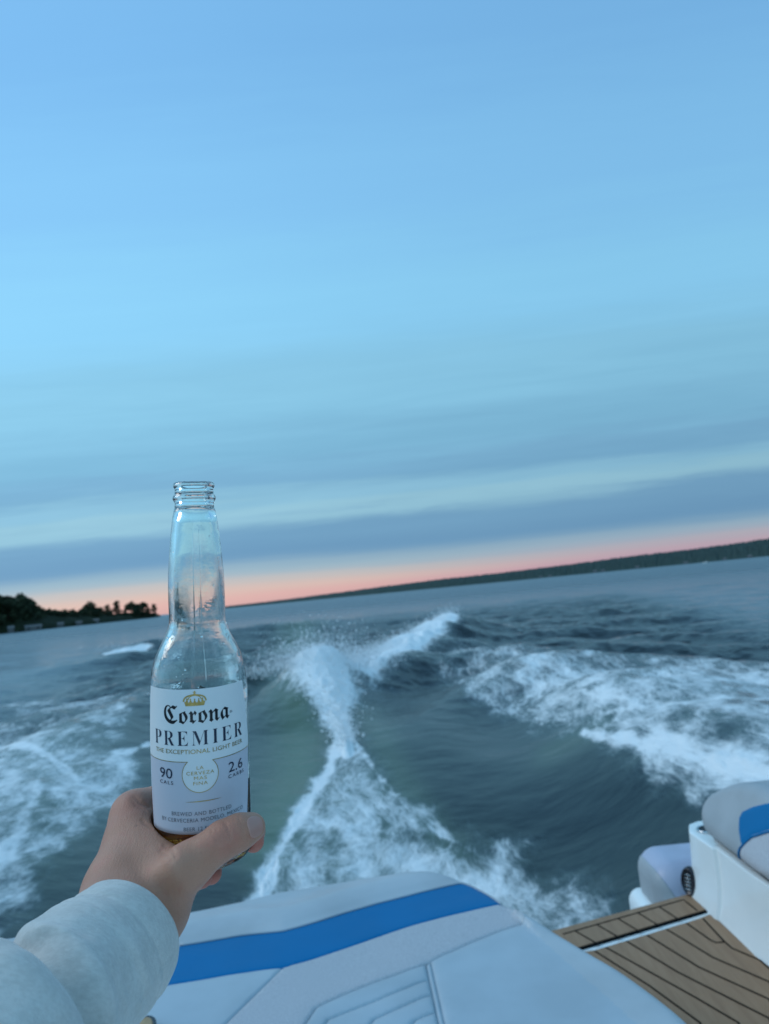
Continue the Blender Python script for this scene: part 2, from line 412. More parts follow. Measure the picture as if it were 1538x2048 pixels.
    area([(0, 1380), (250, 1370), (300, 1420), (250, 1520), (100, 1480), (0, 1440)], .2, .45, 40)
    # port foam
    area([(-20, 1420), (90, 1428), (200, 1455), (280, 1500), (270, 1560), (200, 1620), (120, 1690), (70, 1770), (-60, 1900), (-500, 2000), (-600, 1500)], .25, .54, 50)
    stroke([(-300, 1480), (-100, 1480), (60, 1500), (150, 1540)], .3, [60, 50, 36, 20], .70, 1.5)
    stroke([(90, 1560), (60, 1640), (20, 1720), (-60, 1800)], .15, [26, 34, 40, 46], .72, 1.5)
    stroke([(60, 1405), (150, 1415), (260, 1420), (480, 1385)], .2, [6, 8, 8, 8], .50)
    stroke([(300, 1480), (250, 1500), (190, 1510)], .2, [8, 12, 12], .62)
    # rooster tail (world metres: it stands above the water)
    def mound(pts, wid, dn, p=2.0):
        nonlocal foam
        C = catmull(np.array([aty(*q)[:2] for q in pts]), 6); d, par, s = segdist(X, Y, C)
        wv = catmull(np.array([[q, 0] for q in wid], float), 6)[:, 0]; i = np.clip(par, 0, len(wv) - 1.001).astype(int)
        foam = np.maximum(foam, dn * np.exp(-(d / wv[i]) ** p))
    mound([(693, 1500, 8.5), (688, 1462, 9.2), (676, 1420, 10.0), (655, 1355, 11.6), (640, 1318, 12.8)], [.10, .17, .26, .60, 1.0], 1.06, 1.6)
    mound([(640, 1318, 12.8), (700, 1325, 14), (770, 1308, 16), (840, 1266, 20), (905, 1226, 27)], [.8, .9, .7, .7, .45], 1.05)
    mound([(585, 1342, 12.7), (630, 1330, 12.8), (700, 1335, 13.2)], [.25, .7, .6], .90)
    mound([(440, 1352, 14), (500, 1350, 13.2), (570, 1350, 12.6)], [.5, .6, .3], .40)
    mound([(222, 1298, 30.5), (250, 1300, 31), (285, 1300, 32)], [.5, .8, .45], 1.1)
    foam = foam + .46 * (fbm(A * 26 + 3, B * 14, 4, 71) - .46) * sstep(.2, .35, foam) * (1 - .75 * sstep(.75, .95, foam))
    foam = np.where(ok, foam, .3)
    # stern quarter water: aerated green
    aer = np.zeros_like(X)
    def glow(pts, z, r, dn):
        nonlocal aer
        C = conv(pts, z); d, _, _ = segdist(A, B * .35, catmull(C, 4) * np.array([1, .35])); aer = np.maximum(aer, dn * np.exp(-(d * FPX / r) ** 2))
    glow([(590, 1390), (600, 1450), (585, 1540), (540, 1640)], .1, 70, 1.0)
    glow([(740, 1440), (770, 1500), (850, 1600), (950, 1680)], 0, 42, .55)
    glow([(600, 1240), (590, 1290)], .3, 45, .8)
    glow([(700, 1600), (720, 1750), (900, 1800)], -.1, 130, .6)
    glow([(1090, 1460), (1200, 1450)], .2, 30, .4)
    glow([(120, 1480), (60, 1700)], .1, 110, .35)
    # lumpy foam relief
    Z += foam.clip(0, 1) * (.06 * (fbm(X * 5, Y * 4, 4, 41) - .47) + sstep(.75, 1.0, foam) * (.22 * (fbm(X * 2.5, Y * 1.6, 4, 47) - .45) + .14 * (fbm(X * 7, Y * 5, 3, 48) - .45)))
    n = len(th); m = len(rr)
    idx = np.arange(n * m).reshape(m, n); F = np.stack([idx[:-1, :-1], idx[1:, :-1], idx[1:, 1:], idx[:-1, 1:]], -1).reshape(-1, 4)[:, ::-1]
    me = mesh_np('water', np.stack([X, Y, Z], -1).reshape(-1, 3), F)
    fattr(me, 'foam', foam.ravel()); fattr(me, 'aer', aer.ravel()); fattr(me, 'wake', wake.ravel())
    return me, (X, Y, Z)

def waterf(t, b):
    co = t.n('ShaderNodeTexCoord').outputs['Object']
    foam = t.n('ShaderNodeAttribute', {'attribute_name': 'foam'}).outputs['Fac']
    aer = t.n('ShaderNodeAttribute', {'attribute_name': 'aer'}).outputs['Fac']
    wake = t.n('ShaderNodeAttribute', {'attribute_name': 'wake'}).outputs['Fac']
    warp = t.n('ShaderNodeTexNoise', Vector=co, Scale=.9, Detail=3.0)
    wv = t.n('ShaderNodeVectorMath', {'operation': 'MULTIPLY_ADD'}, i0=warp.outputs['Color'], i1=(.55, .55, .55), i2=co).outputs[0]
    m1 = t.n('ShaderNodeMapping', Vector=wv, Scale=(3.3, 1.0, 2.0)).outputs[0]
    a = t.n('ShaderNodeTexNoise', Vector=m1, Scale=1.6, Detail=9.0, Roughness=.68, Distortion=.35).outputs[0]
    # lacy veins
    v = t.n('ShaderNodeTexVoronoi', {'feature': 'DISTANCE_TO_EDGE'}, Vector=m1, Scale=2.4).outputs['Distance']
    vein = t.smooth(v, .0, .22, 1.0, 0.0)
    fine = t.n('ShaderNodeTexNoise', Vector=m1, Scale=10.0, Detail=6.0, Roughness=.75, Distortion=.3).outputs[0]
    pat = t.m('ADD', t.m('ADD', t.m('MULTIPLY', a, .76), t.m('MULTIPLY', fine, .48)), t.m('MULTIPLY', vein, .05))
    pat = t.m('ADD', pat, foam)
    mask = t.m('POWER', t.smooth(pat, .98, 1.42), 1.15)
    soft = t.smooth(pat, .78, 1.30)                      # milky bubbles just under the surface
    still = t.mix(wake, (.085, .135, .165, 1), (.006, .016, .019, 1))  # water outside the wake is painted paler in place of reflected sky
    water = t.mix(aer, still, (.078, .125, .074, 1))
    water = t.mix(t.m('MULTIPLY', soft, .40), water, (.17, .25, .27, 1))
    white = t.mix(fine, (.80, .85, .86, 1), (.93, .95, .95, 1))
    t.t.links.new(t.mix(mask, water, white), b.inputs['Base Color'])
    dist = t.n('ShaderNodeVectorMath', {'operation': 'LENGTH'}, i0=co).outputs['Value']
    t.t.links.new(t.m('ADD', t.smooth(dist, 12.0, 150.0, .10, .30), t.m('MULTIPLY', mask, .5)), b.inputs['Roughness'])
    b.inputs['IOR'].default_value = 1.33
    # ripples
    r1 = t.n('ShaderNodeTexNoise', Vector=t.n('ShaderNodeMapping', Vector=co, Scale=(1.4, 2.4, 1)).outputs[0], Scale=1.0, Detail=7.0, Roughness=.6, Distortion=.3).outputs[0]
    r2 = t.n('ShaderNodeTexNoise', Vector=t.n('ShaderNodeMapping', Vector=co, Scale=(.12, .35, 1)).outputs[0], Scale=1.0, Detail=4.0, Roughness=.55).outputs[0]
    far = t.smooth(dist, 15.0, 120.0)
    hgt = t.m('ADD', t.m('MULTIPLY', r1, t.m('ADD', t.smooth(dist, 7.0, 16.0, .015, .065), t.m('MULTIPLY', far, .42))), t.m('MULTIPLY', r2, t.m('MULTIPLY', far, .9)))
    hgt = t.m('ADD', t.m('MULTIPLY', hgt, t.m('SUBTRACT', 1.0, t.m('MULTIPLY', mask, .85))), t.m('MULTIPLY', mask, t.m('MULTIPLY', fine, .014)))
    bp = t.n('ShaderNodeBump', Strength=1.0, Distance=1.0, Height=hgt); t.t.links.new(bp.outputs[0], b.inputs['Normal'])
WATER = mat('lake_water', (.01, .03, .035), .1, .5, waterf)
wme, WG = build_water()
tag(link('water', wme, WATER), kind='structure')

# spray thrown off the rooster tail and the breaking crests
def build_spray():
    pts, rad = [], []
    def burst(px, py, y, n, sx_, sy_, sz_, up):
        c = aty(px, py, y)
        p = rng.normal(size=(n, 3)) * [sx_, sy_, sz_]; p[:, 2] = np.abs(p[:, 2]) * up
        pts.append(c + p); rad.append(rng.gamma(1.6, .0030, n).clip(.0014, .020))
    for k in range(26):
        t = k / 25
        burst(560 + 170 * t, 1338 - 14 * math.sin(t * 3.1), 12.4 + .8 * t, 480, .30, .35, .15 + .14 * math.sin(3.1 * t), 1)
    for k in range(10): burst(455 + 12 * k, 1352, 13.4, 150, .3, .3, .05 + .008 * k, 1)
    for k in range(22):
        t = k / 21; burst(700 + 205 * t, 1325 - 102 * t ** 1.25, 14 + 13 * t ** 1.4, 560, .22, .45, .12, 1)
    for k in range(10):
        t = k / 9; burst(692 - 46 * t, 1484 - 150 * t, 8.9 + 3.2 * t, 420, .08 + .22 * t, .25, .07 + .05 * t, 1)
    for k in range(14):
        t = k / 13; burst(1120 + 420 * t, 1380 + 130 * t, 11.5 - 5.5 * t ** .8, 100, .3, .3, .05, 1)
    burst(250, 1296, 31, 500, .7, .5, .12, 1)
    P = np.vstack(pts); Rr = np.concatenate(rad); N = len(P)
    O = np.array([(1, 0, 0), (-1, 0, 0), (0, 1, 0), (0, -1, 0), (0, 0, 1), (0, 0, -1)], float)
    F = np.array([(0, 2, 4), (2, 1, 4), (1, 3, 4), (3, 0, 4), (2, 0, 5), (1, 2, 5), (3, 1, 5), (0, 3, 5)])
    V = (P[:, None] + O[None] * Rr[:, None, None] * rng.uniform(.7, 1.4, (N, 1, 3))).reshape(-1, 3)
    return mesh_np('spray', V, (F[None] + 6 * np.arange(N)[:, None, None]).reshape(-1, 3))
SPRAY = bpy.data.materials.new('spray_white'); SPRAY.use_nodes = True; _t = NT(SPRAY.node_tree)
_n = _t.n('ShaderNodeTexNoise', Vector=_t.n('ShaderNodeTexCoord').outputs['Object'], Scale=1.0).outputs[0]
_c = _t.mix(_n, (.90, .93, .95, 1), (.97, .98, .98, 1))
_t.n('ShaderNodeOutputMaterial', Surface=_t.n('ShaderNodeMixShader', i0=.55, i1=_t.n('ShaderNodeBsdfDiffuse', Color=_c).outputs[0], i2=_t.n('ShaderNodeBsdfTranslucent', Color=_c).outputs[0]).outputs[0])
tag(link('spray', build_spray(), SPRAY), 'white spray thrown up by the rooster tail and the breaking wake crests', 'spray', kind='stuff')

# ============================================================ SHORES
def leaff(c1, c2):
    def fn(t, b):
        co = t.n('ShaderNodeTexCoord').outputs['Object']
        n = t.n('ShaderNodeTexNoise', Vector=co, Scale=.6, Detail=5.0).outputs[0]
        t.t.links.new(t.mix(t.smooth(n, .35, .65), c1, c2), b.inputs['Base Color'])
    return fn
LEAF = mat('foliage', (.04, .06, .03), .8, .2, leaff((.022, .034, .018, 1), (.05, .07, .035, 1)))
BARK = mat('bark', (.08, .06, .05), .85, .2, bumpf(3, .5, .02))
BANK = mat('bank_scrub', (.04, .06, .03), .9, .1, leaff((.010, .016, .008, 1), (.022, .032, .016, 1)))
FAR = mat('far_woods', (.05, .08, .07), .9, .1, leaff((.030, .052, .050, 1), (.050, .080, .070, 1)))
PALE = mat('pale_siding', (.15, .155, .155), .7, .3, bumpf(4, .2, .01))
ROOF = mat('grey_shingles', (.16, .16, .16), .8, .2, bumpf(6, .3, .01))

def shore(name, prof, mt, ang_step, depth, rough, s):
    """ridge of land: prof = (px, base distance, crest height)"""
    pts = []
    for px, d, h in prof:
        q = ray(px, 1261 - .0974 * px); q = q / math.hypot(q[0], q[1]); pts.append((math.atan2(q[0], q[1]), d, h))
    pts = np.array(pts); a = np.arange(pts[0, 0], pts[-1, 0], ang_step)
    D = np.interp(a, pts[:, 0], pts[:, 1]); H = np.interp(a, pts[:, 0], pts[:, 2])
    K = 14; V = []
    for j in range(K):
        u = j / (K - 1); rr_ = D + depth * u
        sh = math.sin(min(1, u * 1.5) * math.pi / 2) ** .8 if u < .67 else math.cos((u - .67) / .33 * math.pi / 2) ** .6
        z = H * sh + rough * H.mean() * (fbm(a * D.mean() / (rough * 60) * 4, np.full_like(a, j * 1.7), 4, s) - .45) * (1 if 0 < j < K - 1 else 0)
        if j in (0, K - 1): z = z * 0 - 1.0
        V.append(np.stack([rr_ * np.sin(a), rr_ * np.cos(a), np.maximum(z, -1.0)], -1))
    V = np.array(V); n = len(a); idx = np.arange(K * n).reshape(K, n)
    F = np.stack([idx[:-1, :-1], idx[:-1, 1:], idx[1:, 1:], idx[1:, :-1]], -1).reshape(-1, 4)
    return link(name, mesh_np(name, V.reshape(-1, 3), F, smooth=False), mt)
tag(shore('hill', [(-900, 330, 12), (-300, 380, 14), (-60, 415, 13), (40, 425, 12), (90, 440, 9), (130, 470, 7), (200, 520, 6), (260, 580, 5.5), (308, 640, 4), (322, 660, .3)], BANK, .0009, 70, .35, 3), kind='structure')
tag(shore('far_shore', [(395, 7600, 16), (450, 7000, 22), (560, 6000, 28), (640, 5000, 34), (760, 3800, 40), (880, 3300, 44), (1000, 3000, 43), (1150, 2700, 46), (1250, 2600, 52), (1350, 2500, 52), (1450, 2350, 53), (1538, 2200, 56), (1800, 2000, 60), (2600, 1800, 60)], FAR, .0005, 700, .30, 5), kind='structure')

# leafy trees on the port shore: three kinds, copied
def tree_meshes(seed, H, Wd, gaps):
    r = np.random.default_rng(seed); V, F = [], []
    clumps = []
    for k in range(26):
        u = r.random() ** .8; ang = r.uniform(0, 2 * math.pi); rad = Wd * (1 - .75 * u) * r.uniform(.25, 1.0)
        clumps.append((rad * math.cos(ang), rad * math.sin(ang), H * (.18 + .80 * u), Wd * r.uniform(.22, .42)))
    for cx, cy, cz, cr in clumps:
        for q in range(int(34 * (1 - gaps))):
            d = r.normal(size=3); d /= np.linalg.norm(d); p = np.array([cx, cy, cz]) + d * cr * r.uniform(.5, 1.1)
            a = r.normal(size=3); a /= np.linalg.norm(a); b = np.cross(a, r.normal(size=3)); b /= np.linalg.norm(b); s = r.uniform(.35, .8)
            i = len(V); V += [p - a * s, p + b * s * .6, p + a * s, p - b * s * .6]; F.append((i, i + 1, i + 2, i + 3))
    crown = mesh_np('crown', V, F, smooth=False)
    parts = [tube(np.array([(0, 0, -1.5), (.1, 0, H * .3), (0, .1, H * .6), (.05, 0, H * .9)]), [.38, .28, .17, .05], 7)]
    for cx, cy, cz, cr in clumps[:9]: parts.append(tube(np.array([(0, 0, cz * .55), (cx * .5, cy * .5, cz * .8), (cx, cy, cz)]), [.12, .08, .03], 5))
    tv, tf = merge(parts); return crown, mesh_np('trunk', tv, tf)
kinds = [tree_meshes(1, 13, 4.6, 0.0), tree_meshes(2, 15, 3.6, .1), tree_meshes(3, 10, 4.8, 0.0), tree_meshes(4, 12, 3.4, .45)]
protos = []
def plant(px, d, h, kind, label, group, base=0.0):
    q = ray(px, 1261 - .0974 * px); q = q / math.hypot(q[0], q[1])
    cm, tm = kinds[kind]
    t = empty('leafy_tree', (q[0] * d, q[1] * d, base)); tag(t, label, 'tree', group)
    sc = h / (13, 15, 10, 12)[kind]; t.scale = (sc * 1.3, sc * 1.3, sc); t.rotation_euler.z = random.uniform(0, 6.28)
    for nm, me, mt in (('crown', cm, LEAF), ('trunk', tm, BARK)):
        if not me.materials: me.materials.append(mt)
        o = bpy.data.objects.new(nm, me); S.collection.objects.link(o); o.parent = t
GL = 'trees of the dark wood on the port shore'
for i in range(64):                                           # the closed wood
    px = -80 + i * 4.35 + random.uniform(-3, 3)
    top = np.interp(px, [-100, 15, 35, 50, 60, 75, 100, 130, 155, 170, 200], [18, 20.5, 18.5, 18.8, 16.2, 13, 11.6, 10.8, 9.6, 11.5, 11.5])
    d = np.interp(px, [-100, 40, 130, 200], [405, 440, 500, 545]) + random.uniform(0, 22)
    base = np.interp(px, [-100, 40, 90, 130, 200], [9, 8, 5, 3, 2]) * random.uniform(0, .55)
    plant(px, d, (top - base) * random.uniform(.86, 1.02), random.choice([0, 1, 2]), 'dark broadleaf tree in the closed wood on the far left shore', GL, base)
for px, d, h, k, lb in [(181, 545, 13.4, 2, 'round dark tree where the left wood thins out towards the point'), (200, 560, 10.8, 0, 'low tree left of the tall slim one near the left point'),
                        (216, 575, 12, 3, 'gappy small tree just left of the tall slim one on the left point'), (235, 590, 15, 1, 'tall slim tree standing out above the left point'), (250, 600, 8, 3, 'small sparse tree in the dip right of the tall slim one'),
                        (262, 610, 12.3, 2, 'broad round tree right of the dip on the left point'), (275, 615, 11.6, 0, 'tallest of the broad trees near the end of the left point'), (288, 625, 12.8, 0, 'tree with an upright crown near the end of the left point'),
                        (297, 630, 8.5, 3, 'thin small tree before the last one on the left point'), (308, 640, 10.5, 3, 'last sparse tree at the tip of the left point')]:
    plant(px, d, h, k, lb, None, .5)

for i in range(18):
    px = 166 + i * 8.2 + random.uniform(-2, 2); d = float(np.interp(px, [166, 308], [522, 638])); plant(px, d, random.uniform(5, 7.5) * (1 if px < 280 else .7), random.choice([0, 2]), 'low dark tree at the waterline of the left point', 'low trees along the left point', 0.0)
def boathouse(name, px, d, w_, dd, h, label, cat, group=None):
    q = ray(px, 1261 - .0974 * px); q = q / math.hypot(q[0], q[1])
    t = empty(name, (q[0] * d, q[1] * d, .3)); tag(t, label, cat, group); t.rotation_euler.z = -math.atan2(q[0], q[1])
    bm = bmesh.new(); bmesh.ops.create_cube(bm, size=1, matrix=Matrix.LocRotScale((0, 0, h / 2), None, (w_, dd, h))); link('wall', bm_mesh('wall', bm), PALE, t)
    V = [(-w_ * .56, -dd * .56, h), (w_ * .56, -dd * .56, h), (w_ * .56, dd * .56, h), (-w_ * .56, dd * .56, h), (-w_ * .5, 0, h * 1.5), (w_ * .5, 0, h * 1.5)]
    F = [(0, 1, 5, 4), (2, 3, 4, 5), (1, 2, 5), (3, 0, 4), (3, 2, 1, 0)]; link('roof', mesh_np('roof', V, F, False), ROOF, t)
    for k in (-.28, .28):
        bm = bmesh.new(); bmesh.ops.create_cube(bm, size=1, matrix=Matrix.LocRotScale((w_ * k, -dd / 2 - .03, h * .5), None, (w_ * .16, .08, h * .45)))
        link('window', bm_mesh('window', bm), DARK, t)
boathouse('boathouse', 67, 426, 8, 4, 1.9, 'long low pale boathouse at the foot of the wood on the left shore', 'boathouse')
boathouse('boathouse', 22, 416, 3, 3, 2.2, 'small pale boathouse nearest the left edge of the photo', 'boathouse')
boathouse('boathouse', 121, 455, 3.4, 3, 1.9, 'pale boathouse on the left shore just right of the long low one', 'boathouse')
boathouse('boathouse', 158, 488, 3.5, 3, 1.7, 'pale boathouse on the left shore between two others', 'boathouse')
boathouse('boathouse', 191, 520, 4.4, 3, 2.0, 'pale boathouse on the left shore nearest the tip', 'boathouse')
GH = 'houses along the far right shore'
for px, d in [(1082, 2780), (1100, 2760), (1190, 2640), (1206, 2620), (1275, 2540), (1372, 2440), (1450, 2330), (1500, 2240)]:
    boathouse('lakeside_house', px, d, random.uniform(9, 14), 7, random.uniform(5, 7), 'pale lakeside house at the foot of the far right shore', 'house', GH)
def far_boat():
    q = ray(1412, 1120); q = q / math.hypot(q[0], q[1]); d = 900.0
    t = empty('motorboat', (q[0] * d, q[1] * d, 0)); tag(t, 'white motorboat far out on the water before the right shore', 'boat'); t.rotation_euler.z = 2.6
    st = [(-3, 1.1, .2, .9), (-1, 1.3, 0, 1.0), (1.5, 1.15, 0, 1.15), (3, .6, .1, 1.35), (3.9, .05, .6, 1.5)]; V = []; F = []
    for x, b_, k, dk in st: V += [(x, -b_, dk), (x, -b_ * .8, .3), (x, 0, k - .3), (x, b_ * .8, .3), (x, b_, dk)]
    for i in range(4):
        for k in range(4): F.append((i * 5 + k, i * 5 + k + 1, i * 5 + k + 6, i * 5 + k + 5))
        F.append((i * 5 + 4, i * 5, i * 5 + 5, i * 5 + 9))
    F.append((0, 1, 2, 3, 4)); link('hull', mesh_np('hull', V, F, False), GEL, t)
    bm = bmesh.new(); bmesh.ops.create_cube(bm, size=1, matrix=Matrix.LocRotScale((.3, 0, 1.5), None, (1.8, 1.7, .9))); bmesh.ops.bevel(bm, geom=bm.edges[:], offset=.15, segments=2, affect='EDGES')
    link('cabin', bm_mesh('cabin', bm), GEL, t)
far_boat()

# ============================================================ BOAT
boat = empty('motorboat_stern', (0, 0, 0))
tag(boat, 'white motorboat stern with pale and blue vinyl pad, teak-look deck and side seat', 'boat')

def cdt_zone(outline, zones, lines, spacing, hfun, border_rows=()):
    """triangulate an outline with exact zone borders; returns V(2d), tris"""
    P = []; E = []
    def addp(q): P.append(Vector((float(q[0]), float(q[1])))); return len(P) - 1
    def addl(L, closed=False):
        ids = [addp(q) for q in L]
        for a, b in zip(ids[:-1], ids[1:]): E.append((a, b))
        if closed: E.append((ids[-1], ids[0]))
    out = dens(np.vstack([outline, outline[:1]]), spacing)[:-1]; addl(out, True)
    for L in zones + lines: addl(dens(L, spacing))
    x0, y0 = outline.min(0); x1, y1 = outline.max(0)
    gx, gy = np.meshgrid(np.arange(x0, x1, spacing), np.arange(y0, y1, spacing)); gx = gx + (np.arange(gx.shape[0]) % 2)[:, None] * spacing / 2
    ins = inside(gx, gy, outline); d, _, _ = segdist(gx, gy, outline, True); ins &= d > spacing * .5
    for L in zones + lines:
        dl, _, _ = segdist(gx, gy, L); ins &= dl > spacing * .4
    for L in zones + lines:                                # rows beside each seam so that the groove is crisp
        D = dens(L, spacing * .7); T_ = np.gradient(D, axis=0); T_ /= np.linalg.norm(T_, axis=1)[:, None] + 1e-12
        for o in (.0016, .0036):
            for sg in (-1, 1):
                q = D + np.stack([-T_[:, 1], T_[:, 0]], -1) * o * sg; k = inside(q[:, 0], q[:, 1], outline)
                for p in q[k]: addp(p)
    for q in np.stack([gx[ins], gy[ins]], -1): addp(q)
    r = geometry.delaunay_2d_cdt(P, E, [], 0, 1e-7)
    V = np.array([tuple(v) for v in r[0]]); T = np.array([f for f in r[2] if len(f) == 3])
    c = V[T].mean(1); T = T[inside(c[:, 0], c[:, 1], outline)]
    a, b, c_ = V[T[:, 0]], V[T[:, 1]], V[T[:, 2]]
    ar = (b[:, 0] - a[:, 0]) * (c_[:, 1] - a[:, 1]) - (b[:, 1] - a[:, 1]) * (c_[:, 0] - a[:, 0])
    T[ar < 0] = T[ar < 0][:, ::-1]
    return V, T

PZ = .95
def P2(L, z=PZ): return np.array([at(a, b, z)[:2] for a, b in L])
edge_top = [(376, 1819), (477, 1798), (561, 1777), (654, 1763), (748, 1750), (832, 1744), (884, 1747), (935, 1759), (982, 1782), (1012, 1801)]
edge_rt = [(1066, 1832), (1124, 1861), (1190, 1899), (1248, 1933), (1315, 1979), (1369, 2022), (1392, 2048)]
OUT = np.vstack([[[-1.25, 2.10]], P2([(376, 1819)]) + [[-.25, -.02]], catmull(P2(edge_top + edge_rt), 3), [[.52, 1.30], [.56, 1.15], [.58, .95], [.55, .90], [-1.25, .90]]])
welt = np.vstack([[[-1.30, 1.86]], catmull(P2([(359, 1891), (467, 1873), (562, 1864.5)]), 3), catmull(P2([(570, 1863), (626, 1847), (748, 1810), (842, 1784), (905, 1769), (932, 1767), (960, 1776), (985, 1792), (1008, 1812)]), 4)])
wov_t = np.vstack([[[-1.30, 1.64]], catmull(P2([(336, 1967), (467, 1946), (562, 1933)]), 3), catmull(P2([(572, 1931), (631, 1914), (748, 1875), (842, 1845), (935, 1822), (1000, 1808), (1024, 1803)]), 4)])
diag = np.vstack([P2([(565, 1933), (448, 2048)]), [[-.80, 1.15], [-1.0, .85]]])
wov_b = np.vstack([[[-.40, .85], [-.37, 1.2]], P2([(608, 2048), (631, 2014)]), catmull(P2([(634, 2012), (701, 1981), (795, 1946), (851, 1924), (935, 1887), (1000, 1860), (1074, 1838), (1100, 1828)]), 4)])
vseam = np.vstack([P2([(851, 1924), (877, 2048)]), [[.03, 1.2], [.05, .88]]])
vseam2 = vseam + [[.012, 0]]
g1 = np.vstack([[[-.33, .88]], P2([(647, 2048), (656, 2036), (795, 1981), (853, 1956)])])
g2 = np.vstack([[[-.24, .88]], P2([(739, 2048), (748, 2036), (858, 1988)])])
g3 = np.vstack([[[-.15, .88]], P2([(823, 2048), (830, 2039), (865, 2023)])])
def inset(poly, d):
    """offset the right-hand edge of the pad inwards"""
    P = np.asarray(poly); T = np.gradient(P, axis=0); T /= np.linalg.norm(T, axis=1)[:, None]; return P + np.stack([T[:, 1], -T[:, 0]], -1) * d
rt_seam = inset(catmull(P2(edge_rt[1:]), 3), .012)
rt_seam = np.vstack([rt_seam, [[.505, 1.30], [.54, 1.15], [.56, 1.0]]])
GRO = [(welt, .0012, .003), (wov_t, .004, .0022), (diag, .005, .0022), (wov_b, .006, .0024), (vseam, .008, .0022), (vseam2, .006, .0022), (g1, .007, .0024), (g2, .007, .0024), (g3, .007, .0024), (rt_seam, .004, .002)]
def pad_h(V):
    x, y = V[:, 0], V[:, 1]; d, _, _ = segdist(x, y, OUT, True)
    r = .035; q = np.clip(d / r, 0, 1); z = PZ - r * (1 - np.sqrt(np.clip(1 - (1 - q) ** 2, 0, 1)))
    for L, dep, wd in GRO:
        g, _, _ = segdist(x, y, L); z = z - dep * np.exp(-(g / wd) ** 1.6) - dep * .25 * np.exp(-(g / .018) ** 2)
    # foam swell between the seams, and the raised head bolster
    dw, _, sd_ = segdist(x, y, welt)
    z = z + .018 * np.exp(-((dw - .09) / .07) ** 2) * (sd_ > 0) * q * sstep(.002, .04, dw)
    z = z + .008 * (fbm(x * 5, y * 5, 3, 51) - .45) * q
    z = z + .006 * np.exp(-((x + .58) ** 2 + (y - 1.58) ** 2) / .006) - .006 * np.exp(-((x + .50) ** 2 + (y - 1.50) ** 2) / .002)
    return z
V2, T3 = cdt_zone(OUT, [welt, wov_t, diag, wov_b], [vseam, vseam2, g1, g2, g3, rt_seam], .0085, None)
# extra ring of points at the rolled edge is given by the spacing; height from pad_h
Z3 = pad_h(V2); cen = V2[T3].mean(1)
def above(poly, c):                                        # which side of a left-to-right line
    _, _, s = segdist(c[:, 0], c[:, 1], poly); return s > 0
zA = above(welt, cen); zB = ~zA & above(wov_t, cen); rest = ~zA & ~zB
dg = np.array([[-.365, 1.72]]); _, _, sdg = segdist(cen[:, 0], cen[:, 1], diag)
lft = rest & (sdg < 0) & (cen[:, 0] < wov_t[-1, 0])
wb = rest & ~lft & above(wov_b, cen)
zmask = {'head_bolster': (zA, VINYL), 'blue_band': (zB, BLUEV), 'side_panel': (lft, VINYL2), 'woven_panel': (wb, WOVEN), 'seat_panel': (rest & ~lft & ~wb, VINYL2)}
pad_root = empty('sun_pad', (0, 0, 0)); pad_root.parent = boat
V3 = np.column_stack([V2, Z3])
for nm, (mk, mt) in zmask.items():
    T = T3[mk]
    if not len(T): continue
    u, inv = np.unique(T, return_inverse=True); link(nm, mesh_np(nm, V3[u], inv.reshape(T.shape)), mt, pad_root)
# boxing (side wall) of the pad
ob = dens(np.vstack([OUT, OUT[:1]]), .01)[:-1]; n = len(ob); Vs = []; Fs = []
for j, (dz, off) in enumerate([(.0345, 0), (.06, .0), (.14, -.002), (.16, -.006)]):
    Vs += [(q[0], q[1], PZ - dz) for q in ob]
for j in range(3):
    for i in range(n): k = (i + 1) % n; Fs.append((j * n + i, j * n + k, (j + 1) * n + k, (j + 1) * n + i))
Vs = [tuple(v) for v in Vs]; link('side_boxing', mesh_np('side_boxing', Vs, Fs), VINYL, pad_root)
def piping(pts2, dz, r, mt, name='piping', par=None):
    L = dens(pts2, .012); z = pad_h(L); v, f = tube(np.column_stack([L, z + dz]), r, 8); return link(name, mesh_np(name, v, f), mt, par or pad_root)
m_ = (welt[:, 0] > -1.2); wl = welt[m_][:-1]
piping(wl + [[0, .0020]], .0022, .0034, VINYL)
# tub the pad lies in
def prism(poly, z0, z1, bev=0, seg=3):
    bm = bmesh.new(); vs = [bm.verts.new((p[0], p[1], z0)) for p in poly]; f = bm.faces.new(vs)
    r = bmesh.ops.extrude_face_region(bm, geom=[f]); bmesh.ops.translate(bm, vec=(0, 0, z1 - z0), verts=[v for v in r['geom'] if isinstance(v, bmesh.types.BMVert)])
    bmesh.ops.recalc_face_normals(bm, faces=bm.faces[:])
    if bev: bmesh.ops.bevel(bm, geom=[e for e in bm.edges if abs(e.verts[0].co.z - e.verts[1].co.z) < 1e-6 and e.verts[0].co.z > (z0 + z1) / 2], offset=bev, segments=seg, affect='EDGES')
    return bm
cx, cy = OUT.mean(0); inner = np.array([[q[0] - .03 if q[0] > cx else q[0] + .03, q[1] - .03 if q[1] > cy else q[1] + .03] for q in OUT[::2]])
link('engine_hatch', bm_mesh('engine_hatch', prism(inner, .59, PZ - .15)), GEL, boat)

